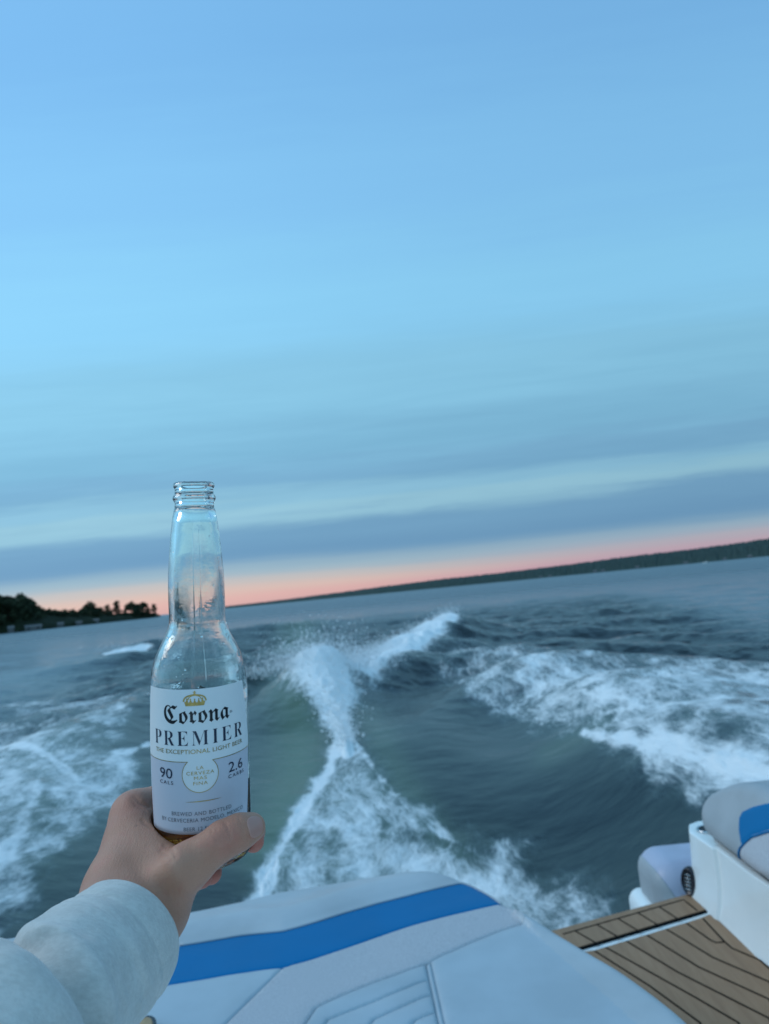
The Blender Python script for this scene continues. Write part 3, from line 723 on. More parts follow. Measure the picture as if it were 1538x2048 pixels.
# hull
def hull():
    st = [(-4.5, 1.35), (-2, 1.42), (0, 1.45), (2.0, 1.42), (2.52, 1.38), (2.70, 1.26), (2.75, .985), (2.56, .46), (2.54, 0)]
    lv = [(.592, 1.0), (.56, 1.012), (.45, 1.005), (.2, .97), (-.15, .86), (-.45, .4)]
    V = []; F = []
    half = st + [(y, -x) for y, x in reversed(st[:-1])]
    for z, k in lv: V += [(x * k, y, z) for y, x in half]
    n = len(half)
    for j in range(len(lv) - 1):
        for i in range(n): k = (i + 1) % n; F.append((j * n + i, (j + 1) * n + i, (j + 1) * n + k, j * n + k))
    F.append(tuple(range(n))); F.append(tuple(range(len(lv) * n - 1, (len(lv) - 1) * n - 1, -1)))
    bm = bmesh.new(); me = mesh_np('hull', V, F, False); bm.from_mesh(me); return bm_mesh('hull', bm)
link('hull', hull(), GEL, boat)

# teak-look floor of the walkway
DZ = .60
def D2(L): return [tuple(at(a, b, DZ)[:2]) for a, b in L]
def slab(name, poly, z0, z1, mt, par, bev=.002): return link(name, bm_mesh(name, prism(poly, z0, z1, bev, 2)), mt, par)
fl_aft = D2([(1190, 1902), (1300, 1869), (1395, 1840), (1423, 1829)])
floor_poly = [(.30, fl_aft[0][1] - .02)] + fl_aft + D2([(1490, 1892), (1538, 1910)]) + [(1.03, 2.1), (1.03, .9), (.30, .9)]
deck = slab('teak_floor', floor_poly, .593, .604, TEAK, boat)
def caulk(lines, z, par, wd=.0026):
    Vc, Fc = [], []
    for L in lines:
        P = dens(L, .03); T = np.gradient(P, axis=0); T /= np.linalg.norm(T, axis=1)[:, None]; N = np.stack([-T[:, 1], T[:, 0]], -1) * wd
        o = len(Vc)
        for p, q in zip(P, N): Vc += [(p[0] + q[0], p[1] + q[1], z), (p[0] - q[0], p[1] - q[1], z)]
        for i in range(len(P) - 1): Fc.append((o + 2 * i, o + 2 * i + 1, o + 2 * i + 3, o + 2 * i + 2))
    bm = bmesh.new(); me = mesh_np('c', Vc, Fc, False); bm.from_mesh(me); r = bmesh.ops.extrude_face_region(bm, geom=bm.faces[:])
    bmesh.ops.translate(bm, vec=(0, 0, -.003), verts=[v for v in r['geom'] if isinstance(v, bmesh.types.BMVert)])
    return link('caulk_seams', bm_mesh('caulk_seams', bm), RUBBER, par)
def cz(L): return np.array([at(a, b, .605)[:2] for a, b in L])
sm = [np.vstack([cz([(1406, 1837), (1449, 1883), (1464, 1896), (1520, 1920)]), [[1.0, 2.1], [1.0, .95]]]),
      cz([(1373, 1846), (1420, 1879), (1432, 1885), (1449, 1883.5)]),
      np.vstack([cz([(1333, 1858), (1427, 1915), (1538, 1963)]), [[.93, 1.9], [.93, .95]]]),
      np.vstack([cz([(1294, 1870), (1398, 1934), (1538, 1998)]), [[.86, 1.8], [.86, .95]]]),
      np.vstack([cz([(1253, 1882), (1356, 1944), (1538, 2036)]), [[.79, 1.7], [.79, .95]]]),
      np.vstack([cz([(1211, 1894), (1390, 1994), (1477, 2045)]), [[.72, 1.65], [.72, .95]]]),
      np.vstack([cz([(1190, 1902), (1300, 1972), (1400, 2045)]), [[.62, 1.6], [.62, .95]]])]
caulk(sm, .6055, deck)
# teak step across the transom
stp = D2([(1120, 1862), (1130, 1857)]) ; 
A0, A1, A2, A3 = [at(a, b, .6085)[:2] for a, b in [(1126, 1855), (1378, 1787), (1413, 1819), (1182, 1890)]]
u_ = (A1 - A0) / np.linalg.norm(A1 - A0)
step_poly = [tuple(A3 - u_ * .35), tuple(A2), tuple(A1), tuple(A0 - u_ * .35)]
step = slab('teak_step', step_poly, .6035, .6085, TEAK, boat)
base_poly = [tuple(np.array(step_poly[0]) + [-.02, -.016]), tuple(np.array(step_poly[1]) + [.0, -.016]), tuple(np.array(step_poly[2]) + [.0, .03]), tuple(np.array(step_poly[3]) + [-.02, .03])]
slab('step_gasket', [tuple(np.array(step_poly[0]) + [0, -.008]), tuple(np.array(step_poly[1]) + [0, -.008]), tuple(np.array(step_poly[2]) + [0, -.02]), tuple(np.array(step_poly[3]) + [0, -.02])], .5945, .6072, RUBBER, boat, 0)
slab('threshold', [tuple(np.array(step_poly[0]) + [.0, -.07]), tuple(np.array(step_poly[1]) + [.0, -.07]), tuple(np.array(step_poly[2]) + [0, -.03]), tuple(np.array(step_poly[3]) + [0, -.03])], .5935, .6012, GEL, boat, .001)
def sz(L): return np.array([at(a, b, .6092)[:2] for a, b in L])
cs = [sz([(1126, 1868), (1367, 1799), (1394, 1821)])]
for t in (0, .22, .43, .63, .84): cs.append(sz([(1150 + 200 * t, 1861.5 - 57.5 * t), (1192 + 193 * t + 6, 1889 - 58 * t)]))
caulk(cs, .6096, step)

# starboard moulding: walls and seat
def moulding():
    # section along the walkway: rows of (x offset, z), stations along y
    ys = [2.80, 2.775, 2.74, 2.62, 2.545, 2.535, 2.30, 2.0, 1.5, .9]
    bx = [1.03, .985, .965, .972, .975, .985, .985, 1.035, 1.035, 1.035]
    wx = [1.05, 1.005, .99, .995, 1.0, 1.012, 1.015, 1.05, 1.05, 1.05]
    V = []; F = []
    rows = [(0, .594), (.12, .606), (.55, .645), (.92, .70), (1, .75), (1, .822), (.98, .832)]
    for y, b_, w_ in zip(ys, bx, wx):
        for s_, z in rows: V.append((b_ + (w_ - b_) * s_, y - (.03 if y > 2.7 else 0) * (z - .6) / .23, z))
        V.append((w_ + .012, y, .837)); V.append((1.42, y, .837)); V.append((1.44, y, .594))
    k = len(rows) + 3
    for j in range(len(ys) - 1):
        for i in range(k - 1): F.append((j * k + i, j * k + i + 1, (j + 1) * k + i + 1, (j + 1) * k + i))
    F.append(tuple(range(k))[::-1]); F.append(tuple((len(ys) - 1) * k + i for i in range(k)))
    bm = bmesh.new(); me = mesh_np('m', V, F, False); bm.from_mesh(me); bmesh.ops.recalc_face_normals(bm, faces=bm.faces[:])
    me = bm_mesh('side_moulding', bm, True); return me
mo = link('side_moulding', moulding(), GEL, boat)
md = mo.modifiers.new('b', 'BEVEL'); md.width = .006; md.segments = 3; md.limit_method = 'ANGLE'; md.angle_limit = .5
md = mo.modifiers.new('wn', 'WEIGHTED_NORMAL')

# side seat cushion
SEAT_C = np.array([1.18, 1.98, .975])
def seat_sdf(P):
    b = sd_box(P, (1.20, 1.93, .965), (.225, .74, .125), .105)
    # top rises away from the aft end
    top = P[2] - (1.09 - .30 * np.clip((P[1] - 2.30) / .55, 0, 1) ** 2)
    b = smax(b, top * .95, .05)
    return smax(b, -(P[0] + .55 * (P[2] - .84) * -1 - .965), .03)
V, Q = sdf_mesh(seat_sdf, (.92, 1.15, .82), (1.46, 2.72, 1.12), .006)
side_seat = link('side_seat', quad_mesh('side_seat', V, Q), GREYV, boat)
def seat_x(y, z):
    """x of the walkway-side surface at (y, z)"""
    x = np.full(y.shape, .93, np.float32)
    for _ in range(40): x = x + np.clip(seat_sdf([x, y.astype(np.float32), z.astype(np.float32)]), 0, .02) * .9
    return x
def seat_hit(px, py):
    d = ray(px, py); d = d / np.linalg.norm(d); t_ = 1.5
    for _ in range(400):
        p = CAM + d * t_; q = float(seat_sdf([np.float32(v) for v in p])); t_ += max(q, 2e-4) * .6
        if q < 3e-4 or t_ > 4: break
    return p
def seat_panel(name, pix, xs, mt, off):
    poly = np.array([[1.27 if len(q) > 2 else seat_hit(*q[:2])[1], seat_hit(*q[:2])[2]] for q in pix])   # a third item: carried on to the forward end of the seat
    
    if (np.roll(poly, -1, 0)[:, 0] * poly[:, 1] - poly[:, 0] * np.roll(poly, -1, 0)[:, 1]).sum() > 0: poly = poly[::-1]
    Vz, Tz = cdt_zone(poly, [], [], .008, None); d, _, _ = segdist(Vz[:, 0], Vz[:, 1], poly, True)
    x = seat_x(Vz[:, 0], Vz[:, 1]) - off * sstep(0, .012, d) + .001
    V3_ = np.column_stack([x, Vz]); Tz = Tz[:, ::-1]
    return link(name, mesh_np(name, V3_, Tz), mt, side_seat), poly
_, pb = seat_panel('blue_panel', [(1481, 1692), (1476, 1660), (1477, 1635), (1484, 1622), (1505, 1612), (1538, 1604), (1570, 1600), (1570, 1600, 1), (1570, 1655, 1), (1570, 1655), (1560, 1657), (1530, 1664), (1503, 1673), (1490, 1684)], 1.0, BLUEV, .004)
_, pw = seat_panel('woven_panel', [(1481, 1697), (1491, 1685), (1504, 1674), (1531, 1665), (1560, 1658), (1570, 1656), (1570, 1656, 1), (1570, 1762, 1), (1570, 1762), (1538, 1752), (1502, 1746), (1489, 1735), (1481, 1715)], .99, WOVEN, .004)
for pth in ([(1481, 1697), (1491, 1685), (1504, 1674), (1531, 1665), (1570, 1656)], [(1481, 1697), (1480.5, 1715), (1488, 1734), (1496, 1743)]):
    L = dens(np.array([seat_hit(a, b)[1:] for a, b in pth]), .01); x = seat_x(L[:, 0], L[:, 1]); v, f = tube(np.column_stack([x - .003, L]), .0032, 8); link('piping', mesh_np('piping', v, f), BLUEV, side_seat)
slab('seat_gap_shade', [(1.02, 1.2), (1.42, 1.2), (1.42, 2.62), (1.04, 2.62)], .832, .85, DARK, boat, 0)  # dark slab under the cushion: shade of the gap put into colour

# aft lounge bolster beyond the moulding
def aft_sdf(P):
    b = sd_box(P, (1.23, 2.97, .555), (.34, .15, .115), .085)
    return b
V, Q = sdf_mesh(aft_sdf, (.84, 2.76, .44), (1.6, 3.2, .80), .006)
ab = link('aft_bolster', quad_mesh('aft_bolster', V, Q), LAVV, boat)
def aft_end(P):
    return np.maximum(aft_sdf(P) - .003, P[0] + .55 * (P[2] - .555) - .955)
V, Q = sdf_mesh(aft_end, (.84, 2.76, .44), (1.1, 3.2, .80), .004)
link('end_panel', quad_mesh('end_panel', V, Q), GREYV, ab)
def lump(P): return sd_box(P, (1.12, 2.93, .42), (.275, .20, .08), .05)
V, Q = sdf_mesh(lump, (.82, 2.70, .32), (1.42, 3.16, .54), .006); link('swim_ledge', quad_mesh('swim_ledge', V, Q), GEL, boat)

# black oval pod on the moulding, and the cup holder
def pod():
    c = aty(1371, 1762, 2.74); r = []
    V = []; F = []; n = 28
    prof = [(1.0, .0), (1.04, .006), (1.0, .016), (.9, .022), (.82, .023), (.78, .019), (.4, .021), (.0, .022)]
    for s_, h in prof:
        for k in range(n):
            t = 2 * math.pi * k / n; V.append((-h, s_ * .034 * math.cos(t), s_ * .050 * math.sin(t)))
    for j in range(len(prof) - 1):
        for k in range(n): l = (k + 1) % n; F.append((j * n + k, j * n + l, (j + 1) * n + l, (j + 1) * n + k))
    me = mesh_np('control_pod', V, F); o = link('control_pod', me, BLACK, boat); o.location = (.985, 2.735, c[2] ); o.rotation_euler = (0, .12, .55)
    Vb = []; 
    parts = []
    for k in range(5): parts.append(tube([(-.0235, -.012, -.024 + k * .012), (-.0235, .012, -.024 + k * .012)], .0022, 6))
    v, f = merge(parts); link('button', mesh_np('button', v, f), STEEL, o)
pod()
ch = np.array([1.055, 2.70, .838]); parts = [tube([ch + [.036 * math.cos(t), .036 * math.sin(t), .002] for t in np.linspace(0, 2 * math.pi, 33)[:-1]], .004, 8, closed=True)]
v, f = merge(parts); hr = link('cup_holder', mesh_np('cup_holder', v, f), STEEL, boat)
v = [ch + [.034 * math.cos(t), .034 * math.sin(t), .001] for t in np.linspace(0, 2 * math.pi, 33)[:-1]]; link('well', mesh_np('well', v, [tuple(range(32))], False), DARK, hr)

# ============================================================ BOTTLE
BZ = .44; BB = np.array([(407 - 769) / FPX * BZ, -.211, BZ])          # bottom centre in camera axes
ax_ = np.array([-.026, 1, 0.0]); ax_ /= np.linalg.norm(ax_)
xl = np.array([1, .026, 0.0]); xl /= np.linalg.norm(xl)
def b2c(x, y, z):
    """bottle axes (right, away, up) -> camera axes"""
    return BB + np.multiply.outer(x, xl) + np.multiply.outer(y, np.array([0, 0, 1.0])) + np.multiply.outer(z, ax_)
bottle = empty('beer_bottle'); wx_, wy_, wz_ = CM @ xl, CM @ np.array([0, 0, 1.0]), CM @ ax_; o_ = c2w(BB)
bottle.matrix_world = Matrix(((wx_[0], wy_[0], wz_[0], o_[0]), (wx_[1], wy_[1], wz_[1], o_[1]), (wx_[2], wy_[2], wz_[2], o_[2]), (0, 0, 0, 1)))
tag(bottle, 'clear glass beer bottle with a white label held up in the left hand', 'bottle')
def hb(py): return (1024 - py) / FPX * BZ + .211
prof = [(1690, 98.8), (1619, 98.8), (1526, 98.6), (1450, 98.4), (1400, 98), (1375, 97.6), (1358, 96.6), (1343, 95.0), (1330, 92.4), (1309, 86.0), (1289, 76.5), (1268, 65.0), (1258, 61), (1250, 58.2), (1241, 56.6), (1225, 56.4), (1200, 56.8), (1170, 56.8), (1145, 56), (1110, 53.2), (1063, 48.6), (1040, 45.4), (1022, 42.0), (1019, 41.2),
        (1016, 39.8), (1011, 39.4), (1006, 39.4), (1002, 41), (999, 43), (996, 43.5), (993, 43), (990, 40.5), (986, 39), (981, 38.6), (977, 39.4), (974, 41.2), (971, 41.8), (968, 41.2), (965, 39), (963.5, 36)]
RS = .0002994
po = np.array([(q * RS, hb(y)) for y, q in prof])
heel = np.array([(.0205, .0035), (.0220, .001), (.0240, .0), (.0264, .0003), (.0281, .0015), (.0291, .0040), (.02955, .008)])
po = np.vstack([[(.0, .0065), (.010, .0055)], heel, po[po[:, 1] > .012]])
def resample(P, step):
    d = dens(P, step); return d
po_d = np.vstack([resample(po[:9], .0012), resample(po[8:], .0012)[1:]])
pi_ = []
for y, q in prof: 
    h = hb(y); wall = .0014 if h < .055 else .0023 if h < .10 else (.0030 if h < .19 else .0034)
    pi_.append((q * RS - wall, h))
pi_ = [p for p in pi_ if p[1] > .012]
# inside of the finish is a plain bore
pi_ = [(r if h < hb(1022) else 41.2 * RS - .0042, h) for r, h in pi_ if h < hb(964.5)]
pi_ = np.array([(.0, .0092), (.012, .0084), (.020, .0044), (.0262, .0040), (.0278, .0070)] + [p for p in pi_ if p[1] > .018] + [(36 * RS - .0016, hb(963.2))])
pi_d = resample(pi_, .0015)
def lathe(P, n=128, knurl=False):
    V = []; t = np.arange(n) * 2 * math.pi / n
    for r, h in P:
        rr_ = np.full(n, r)
        if knurl and .0003 < h < .0042 and r > .023: rr_ = r + .00045 * (np.arange(n) % 2) 
        if knurl and .112 < h < .2:                         # mould seams
            for a_ in (-1.42, -1.16, 1.72): rr_ = rr_ + .00014 * np.exp(-((t - a_ % (2 * math.pi)) / .016) ** 2) * (1 if r > po[:, 0].min() - .0005 else 0)
        V.append(np.stack([rr_ * np.cos(t), rr_ * np.sin(t), np.full(n, h)], -1))
    V = np.vstack(V); m = len(P); idx = np.arange(m * n).reshape(m, n); J = np.roll(idx, -1, 1)
    return V, np.stack([idx[:-1], J[:-1], J[1:], idx[1:]], -1).reshape(-1, 4)
def glassf(t, b):
    co = t.n('ShaderNodeTexCoord').outputs['Object']
    n = t.n('ShaderNodeTexNoise', Vector=t.n('ShaderNodeMapping', Vector=co, Scale=(1, 1, .35)).outputs[0], Scale=60.0, Detail=3.0).outputs[0]
    n2 = t.n('ShaderNodeTexNoise', Vector=co, Scale=500.0, Detail=2.0).outputs[0]
    h = t.m('ADD', t.m('MULTIPLY', n, .0007), t.m('MULTIPLY', n2, .00007))
    bp = t.n('ShaderNodeBump', Strength=.35, Distance=1.0, Height=h); t.t.links.new(bp.outputs[0], b.inputs['Normal'])
    zc = t.n('ShaderNodeSeparateXYZ', i0=co).outputs[2]
    fog = t.n('ShaderNodeTexNoise', Vector=co, Scale=110.0, Detail=5.0, Roughness=.6).outputs[0]
    t.t.links.new(t.m('MULTIPLY', t.smooth(fog, .42, .62, 0.0, .16), t.m('MULTIPLY', t.smooth(zc, .105, .12), t.smooth(zc, .19, .20, 1.0, 0.0))), b.inputs['Roughness'])
GLASS = mat('clear_glass', (.93, .985, .97), .0, .5, glassf, Transmission_Weight=1.0, IOR=1.50)
prof_all = np.vstack([po_d, pi_d[::-1]])
Vg, Fg = lathe(prof_all, 420, True)
bmg = bmesh.new(); me = mesh_np('glass', Vg, Fg); bmg.from_mesh(me); bmesh.ops.remove_doubles(bmg, verts=bmg.verts[:], dist=1e-6); gm = bm_mesh('glass', bmg, True)
glass = link('glass', gm, GLASS, bottle)
# seam of the mould, as raised lines on the glass
# beer left in the bottle: level with the real horizon
BEER = mat('amber_beer', (.93, .33, .05), .0, .5, bumpf(30, .02, .0002, var=.0), Transmission_Weight=1.0, IOR=1.34)
upc = np.array([math.sin(ROLL), math.cos(ROLL) * math.cos(PITCH), math.sin(PITCH)])
nb = np.array([upc @ xl, upc[2], upc @ ax_])
lv0 = hb(1549)
pl = np.array([(r + .0002 if r > .001 else 0, h) for r, h in pi_d if h < lv0 - .006]); pl[:, 1] -= .0002
R_l = pl[-1, 0]; Vl, Fl = lathe(pl, 96); n = 96; t = np.arange(n) * 2 * math.pi / n
ringz = lambda r: lv0 - (nb[0] * r * np.cos(t) + nb[1] * r * np.sin(t)) / nb[2]
rows = [np.stack([R_l * np.cos(t), R_l * np.sin(t), ringz(R_l) + .0006], -1), np.stack([(R_l - .0012) * np.cos(t), (R_l - .0012) * np.sin(t), ringz(R_l - .0012)], -1), np.stack([R_l * .5 * np.cos(t), R_l * .5 * np.sin(t), ringz(R_l * .5)], -1)]
k0 = len(Vl) - n; Vl = np.vstack([Vl] + rows + [[[0, 0, lv0]]]); Fl = [tuple(q) for q in Fl]
for j in range(3):
    a0, b0 = (k0 if j == 0 else k0 + n * j), k0 + n * (j + 1)
    Fl += [(a0 + i, a0 + (i + 1) % n, b0 + (i + 1) % n, b0 + i) for i in range(n)]
last = k0 + 3 * n; Fl += [(last + i, last + (i + 1) % n, len(Vl) - 1) for i in range(n)]
bml = bmesh.new(); me = mesh_np('b', Vl, Fl); bml.from_mesh(me); bmesh.ops.remove_doubles(bml, verts=bml.verts[:], dist=1e-6)
link('beer', bm_mesh('beer', bml, True), BEER, bottle)
# drops clinging to the shoulder and neck
def drops():
    parts_V, parts_F = [], []; bm = bmesh.new(); bmesh.ops.create_icosphere(bm, subdivisions=2, radius=1); bmv = np.array([v.co[:] for v in bm.verts]); bmf = np.array([[v.index for v in f.verts] for f in bm.faces]); bm.free()
    k = 0
    rz = po[po[:, 1].argsort()]
    for _ in range(60):
        h = rng.uniform(.108, .150) if rng.random() < .75 else rng.uniform(.150, .205); r_ = np.interp(h, rz[:, 1], rz[:, 0]); ph = rng.uniform(-1.4, 1.9) + .25
        s_ = rng.gamma(2, .00013) + .00018; c = np.array([r_ * math.sin(ph), -r_ * math.cos(ph), h])
        parts_V.append(bmv * [s_, s_, s_ * rng.uniform(1, 1.5)] + c); parts_F.append(bmf + k); k += len(bmv)
    return mesh_np('droplets', np.vstack(parts_V), np.vstack(parts_F))
DROP = mat('water_drop', (1, 1, 1), .0, .5, None, Transmission_Weight=1.0, IOR=1.33)
tag(link('droplets', drops(), DROP, glass), kind='stuff')

# label
PHC = math.atan2(.115, .44) - math.radians(1.5); RL = .0295
def vz(py): return (1024 - py) / FPX * .4112 + .211
def uu(px): return RL * math.asin(max(-.999, min(.999, (px - 397.5) / 98.8)))
def wrap(u, v, off):
    r_ = RL + off; a = PHC + np.asarray(u) / RL
    return np.stack([r_ * np.sin(a), -r_ * np.cos(a), np.asarray(v)], -1)
PAPER_T = mat('label_paper', (.76, .78, .78), .42, .4, bumpf(300, .05, .0002, var=.01))
PAPER_B = mat('label_satin', (.57, .575, .64), .40, .4, bumpf(300, .05, .0002, var=.01))
INKB = mat('black_ink', (.008, .009, .014), .3, .5, bumpf(100, .02, .0001))
INKN = mat('navy_ink', (.02, .03, .06), .35, .5, bumpf(100, .02, .0001))
INKG = mat('grey_ink', (.16, .17, .20), .4, .5, bumpf(100, .02, .0001))
GOLD = mat('gold_foil', (.50, .36, .12), .35, .5, bumpf(200, .05, .0002, var=.2, vscale=300), Metallic=.85)
lt, lb = vz(1378.5), vz(1668)
def half(v, right=True):                                    # half width (angle) of the label at height v
    return math.radians(float(np.interp(v, [lb, vz(1600), vz(1500), lt], [64, 70.5, 74, 60] if right else [69, 76, 80, 68])))
def label_mesh(v0f, v1f, off, name):
    V = []; F = []; nu, nv = 80, 30
    for j in range(nv + 1):
        for i in range(nu + 1):
            s_ = i / nu * 2 - 1
            v0, v1 = v0f(s_), v1f(s_); v = v0 + (v1 - v0) * j / nv; V.append(wrap(s_ * half(v, s_ > 0) * RL, v, off))
    for j in range(nv):
        for i in range(nu): a = j * (nu + 1) + i; F.append((a, a + 1, a + nu + 2, a + nu + 1))
    n0 = len(V); V += [wrap(0, 0, 0)] * 0
    return mesh_np(name, V, F)
label = link('label', label_mesh(lambda s: lb, lambda s: lt, .00012, 'label'), PAPER_B, bottle)
md = label.modifiers.new('s', 'SOLIDIFY'); md.thickness = .0001; md.offset = -1
cxu, ccy, crr = uu(398.5), vz(1549.5), 35.6 * .4112 / FPX
gl = vz(1523)                                               # gold line level
gh = math.sqrt(crr ** 2 - (gl - ccy) ** 2)
def wrap_poly(name, polys, off, mt, par, thick=0):
    """flat polygons (u, v) cut into narrow strips, then wrapped round the bottle"""
    bm = bmesh.new()
    for P in polys:
        bm.faces.new([bm.verts.new((p[0], p[1], 0)) for p in P]).normal_update()
    return wrap_bm(name, bm, off, mt, par)
def wrap_bm(name, bm, off, mt, par, back=False):
    bmesh.ops.triangulate(bm, faces=bm.faces[:])
    xs_ = [v.co.x for v in bm.verts]; x = min(xs_)
    x = math.floor(x / .0012) * .0012
    while x < max(xs_):
        bmesh.ops.bisect_plane(bm, geom=bm.verts[:] + bm.edges[:] + bm.faces[:], plane_co=(x, 0, 0), plane_no=(1, 0, 0)); x += .0012
    V = np.array([v.co[:] for v in bm.verts]); Wv = wrap(V[:, 0], V[:, 1], off)
    for v, q in zip(bm.verts, Wv): v.co = q
    me = bpy.data.meshes.new(name); bm.to_mesh(me); bm.free(); return link(name, me, mt, par)
th = np.linspace(0, 2 * math.pi, 65)[:-1]
a0 = math.asin((gl - ccy) / crr)
arc = [(cxu + crr * math.cos(a), ccy + crr * math.sin(a)) for a in np.linspace(math.pi - a0, 2 * math.pi + a0, 60)]
hw = half(gl) * RL * .995
def edge_u(v, right=True): return half(v, right) * RL * .999
topw = [(edge_u(v), v) for v in np.linspace(gl, lt, 14)]
upper = [(-edge_u(gl, False), gl)] + arc + topw + [(-edge_u(v, False), v) for u, v in topw[::-1]][:-1]
wrap_poly('upper_field', [upper], .00022, PAPER_T, label)
# gold rule: line, round the medallion, line
path = np.array([(-edge_u(gl, False), gl)] + arc + [(edge_u(gl), gl)])
def ribbon(P, wd, closed=False):
    P = dens(P, .0006); T = np.gradient(P, axis=0); T /= np.linalg.norm(T, axis=1)[:, None] + 1e-12; N = np.stack([-T[:, 1], T[:, 0]], -1)
    wd = np.broadcast_to(wd, (len(P),))[:, None]; a, b = P + N * wd / 2, P - N * wd / 2
    return [[tuple(a[i]), tuple(b[i]), tuple(b[i + 1]), tuple(a[i + 1])] for i in range(len(P) - 1)]
wrap_poly('gold_rule', ribbon(path, .00036), .00034, GOLD, label)
dsh = np.array([(uu(370), vz(1603)), (uu(437), vz(1603))]); k_ = len(dens(dsh, .0006)); wrap_poly('gold_dash', ribbon(dsh, .0005 * np.sin(np.linspace(.15, math.pi - .15, k_))), .00034, GOLD, label)
FNT = {}
def lettering(txt, x0, x1, pb_, cap, mt, name='lettering', off=0.0, sy=None, spacing=1.0, um=None):
    """text between photograph columns x0..x1 on the label, baseline row pb_, capital height in rows"""
    c = bpy.data.curves.new('t', 'FONT'); c.body = txt; c.size = 1; c.space_character = spacing; c.offset = off; c.resolution_u = 4
    o = bpy.data.objects.new('t', c); S.collection.objects.link(o); bpy.context.view_layer.update()
    dg_ = bpy.context.evaluated_depsgraph_get(); me = bpy.data.meshes.new_from_object(o.evaluated_get(dg_)); bpy.data.objects.remove(o)
    V = np.array([v.co[:] for v in me.vertices]); c2 = sy
    if c2 is None: c2 = V[:, 1].max()
    u0, u1 = (uu(x0), uu(x1)) if um is None else um
    ku = (u1 - u0) / (V[:, 0].max() - V[:, 0].min()); kv = cap * .4112 / FPX / c2
    V[:, 0] = u0 + (V[:, 0] - V[:, 0].min()) * ku; V[:, 1] = vz(pb_) + V[:, 1] * kv
    for v, q in zip(me.vertices, V): v.co = (q[0], q[1], 0)
    bm = bmesh.new(); bm.from_mesh(me); return wrap_bm(name, bm, .00036, mt, label)
fr = ''.join({'C': '\U0001D56E'}.get(ch_, chr(0x1D586 + ord(ch_) - 97)) for ch_ in 'Corona')
lettering(fr, 333, 456, 1446, 36, INKB)
lettering('\u00ae', 456.5, 461.5, 1437, 5, INKB)
sf = ''.join(chr(0x1D400 + ord(ch_) - 65) for ch_ in 'PREMIER')
lettering(sf, 314, 480, 1491, 29, INKN, off=-.012, spacing=1.25)
lettering('THE EXCEPTIONAL LIGHT BEER', 315, 479.5, 1507, 8.5, GOLD)
for tx_, hw_, y in (('LA', 6.5, 1539), ('CERVEZA', 26, 1549.5), ('MAS', 12, 1559.5), ('FINA', 13.5, 1570)): lettering(tx_, 398.5 - hw_, 398.5 + hw_, y, 6.8, GOLD, spacing=1.15)
lettering('90', 322, 346, 1557.5, 20, INKN); lettering('CALS', 322, 347, 1569.5, 7, INKN, spacing=1.3)
lettering('2.6', 452, 479, 1557.5, 20, INKN); lettering('CARBS', 451, 481, 1569.5, 7, INKN, spacing=1.3)
lettering('BREWED AND BOTTLED', 343, 455, 1630.5, 7.6, INKG, spacing=1.15)
lettering('BY CERVECERIA MODELO, MEXICO', 324, 477, 1643.5, 7.6, INKG, spacing=1.1)
lettering('BEER 12 FL OZ', 365, 432, 1661, 7.4, INKG, spacing=1.1)
# crown emblem
def crown():
    k = .4112 / FPX; cu = uu(391.5); base = vz(1411.5); A = lambda x, y: (cu + x * k, base + y * k)
    polys = []
    # band, flared upwards
    polys.append([A(-18, 0), A(18, 0), A(20.5, 9), A(12, 7.2), A(0, 6.6), A(-12, 7.2), A(-20.5, 9)])
    # five points over the band
    for x, y in ((-15, 8), (-8, 7.2), (0, 6.8), (8, 7.2), (15, 8)):
        polys.append([A(x - 2.6, y), A(x + 2.6, y), A(x + .7, y + 4.8), A(x + 1.7, y + 6.0), A(x, y + 8), A(x - 1.7, y + 6.0), A(x - .7, y + 4.8)])
    # arches
    def arch(xs0, ys0, xs1, ys1, bow, wd):
        P = [(xs0 + (xs1 - xs0) * s - bow * math.sin(math.pi * s), ys0 + (ys1 - ys0) * s + abs(bow) * .5 * math.sin(math.pi * s)) for s in np.linspace(0, 1, 12)]
        return ribbon(np.array([A(*p) for p in P]), wd * k)
    for sg in (-1, 1):
        polys += arch(sg * 22, 9, sg * 1.5, 22, sg * -5.0, 3.0); polys += arch(sg * 13, 12, sg * 1.2, 21, sg * -2.5, 1.6)
    polys.append([A(3.0 * math.cos(t_), 22.5 + 2.6 * math.sin(t_)) for t_ in np.linspace(0, 6.283, 13)[:-1]])
    polys.append([A(-1, 24), A(1, 24), A(.9, 30), A(-.9, 30)]); polys.append([A(-3, 26.3), A(3, 26.3), A(3, 28), A(-3, 28)])
    return wrap_poly('crown_emblem', polys, .00036, GOLD, label)
crown()
# the back label, whose crown print shows over the front one
def back_label():
    V = []; F = []; nu = 40; b0, b1 = (1024 - 1640) / FPX * .469 + .211, (1024 - 1384) / FPX * .469 + .211
    for j in range(2):
        for i in range(nu + 1):
            a = math.pi + PHC + (i / nu * 2 - 1) * .75; V.append(((RL + .00012) * math.sin(a), -(RL + .00012) * math.cos(a), b0 if j == 0 else b1))
    for i in range(nu): F.append((i, i + 1, nu + 2 + i, nu + 1 + i))
    o = link('back_label', mesh_np('back_label', V, F), PAPER_B, bottle)
    A = lambda x, y: (math.pi * RL + x * .0003, b1 + y * .0003); P = []
    for sg in (-1, 1): P += ribbon(np.array([A(sg * 14 * math.cos(s), 1 + 11 * math.sin(s)) for s in np.linspace(0, 1.45, 8)]), .0005); P += ribbon(np.array([A(sg * 7 * math.cos(s), 1 + 9 * math.sin(s)) for s in np.linspace(0, 1.4, 6)]), .0004)
    P.append([A(-1.2, 11), A(1.2, 11), A(1, 17), A(-1, 17)]); P.append([A(-3, 13), A(3, 13), A(3, 15), A(-3, 15)])
    wrap_poly('crown_print', P, .0002, INKB, o)
back_label()

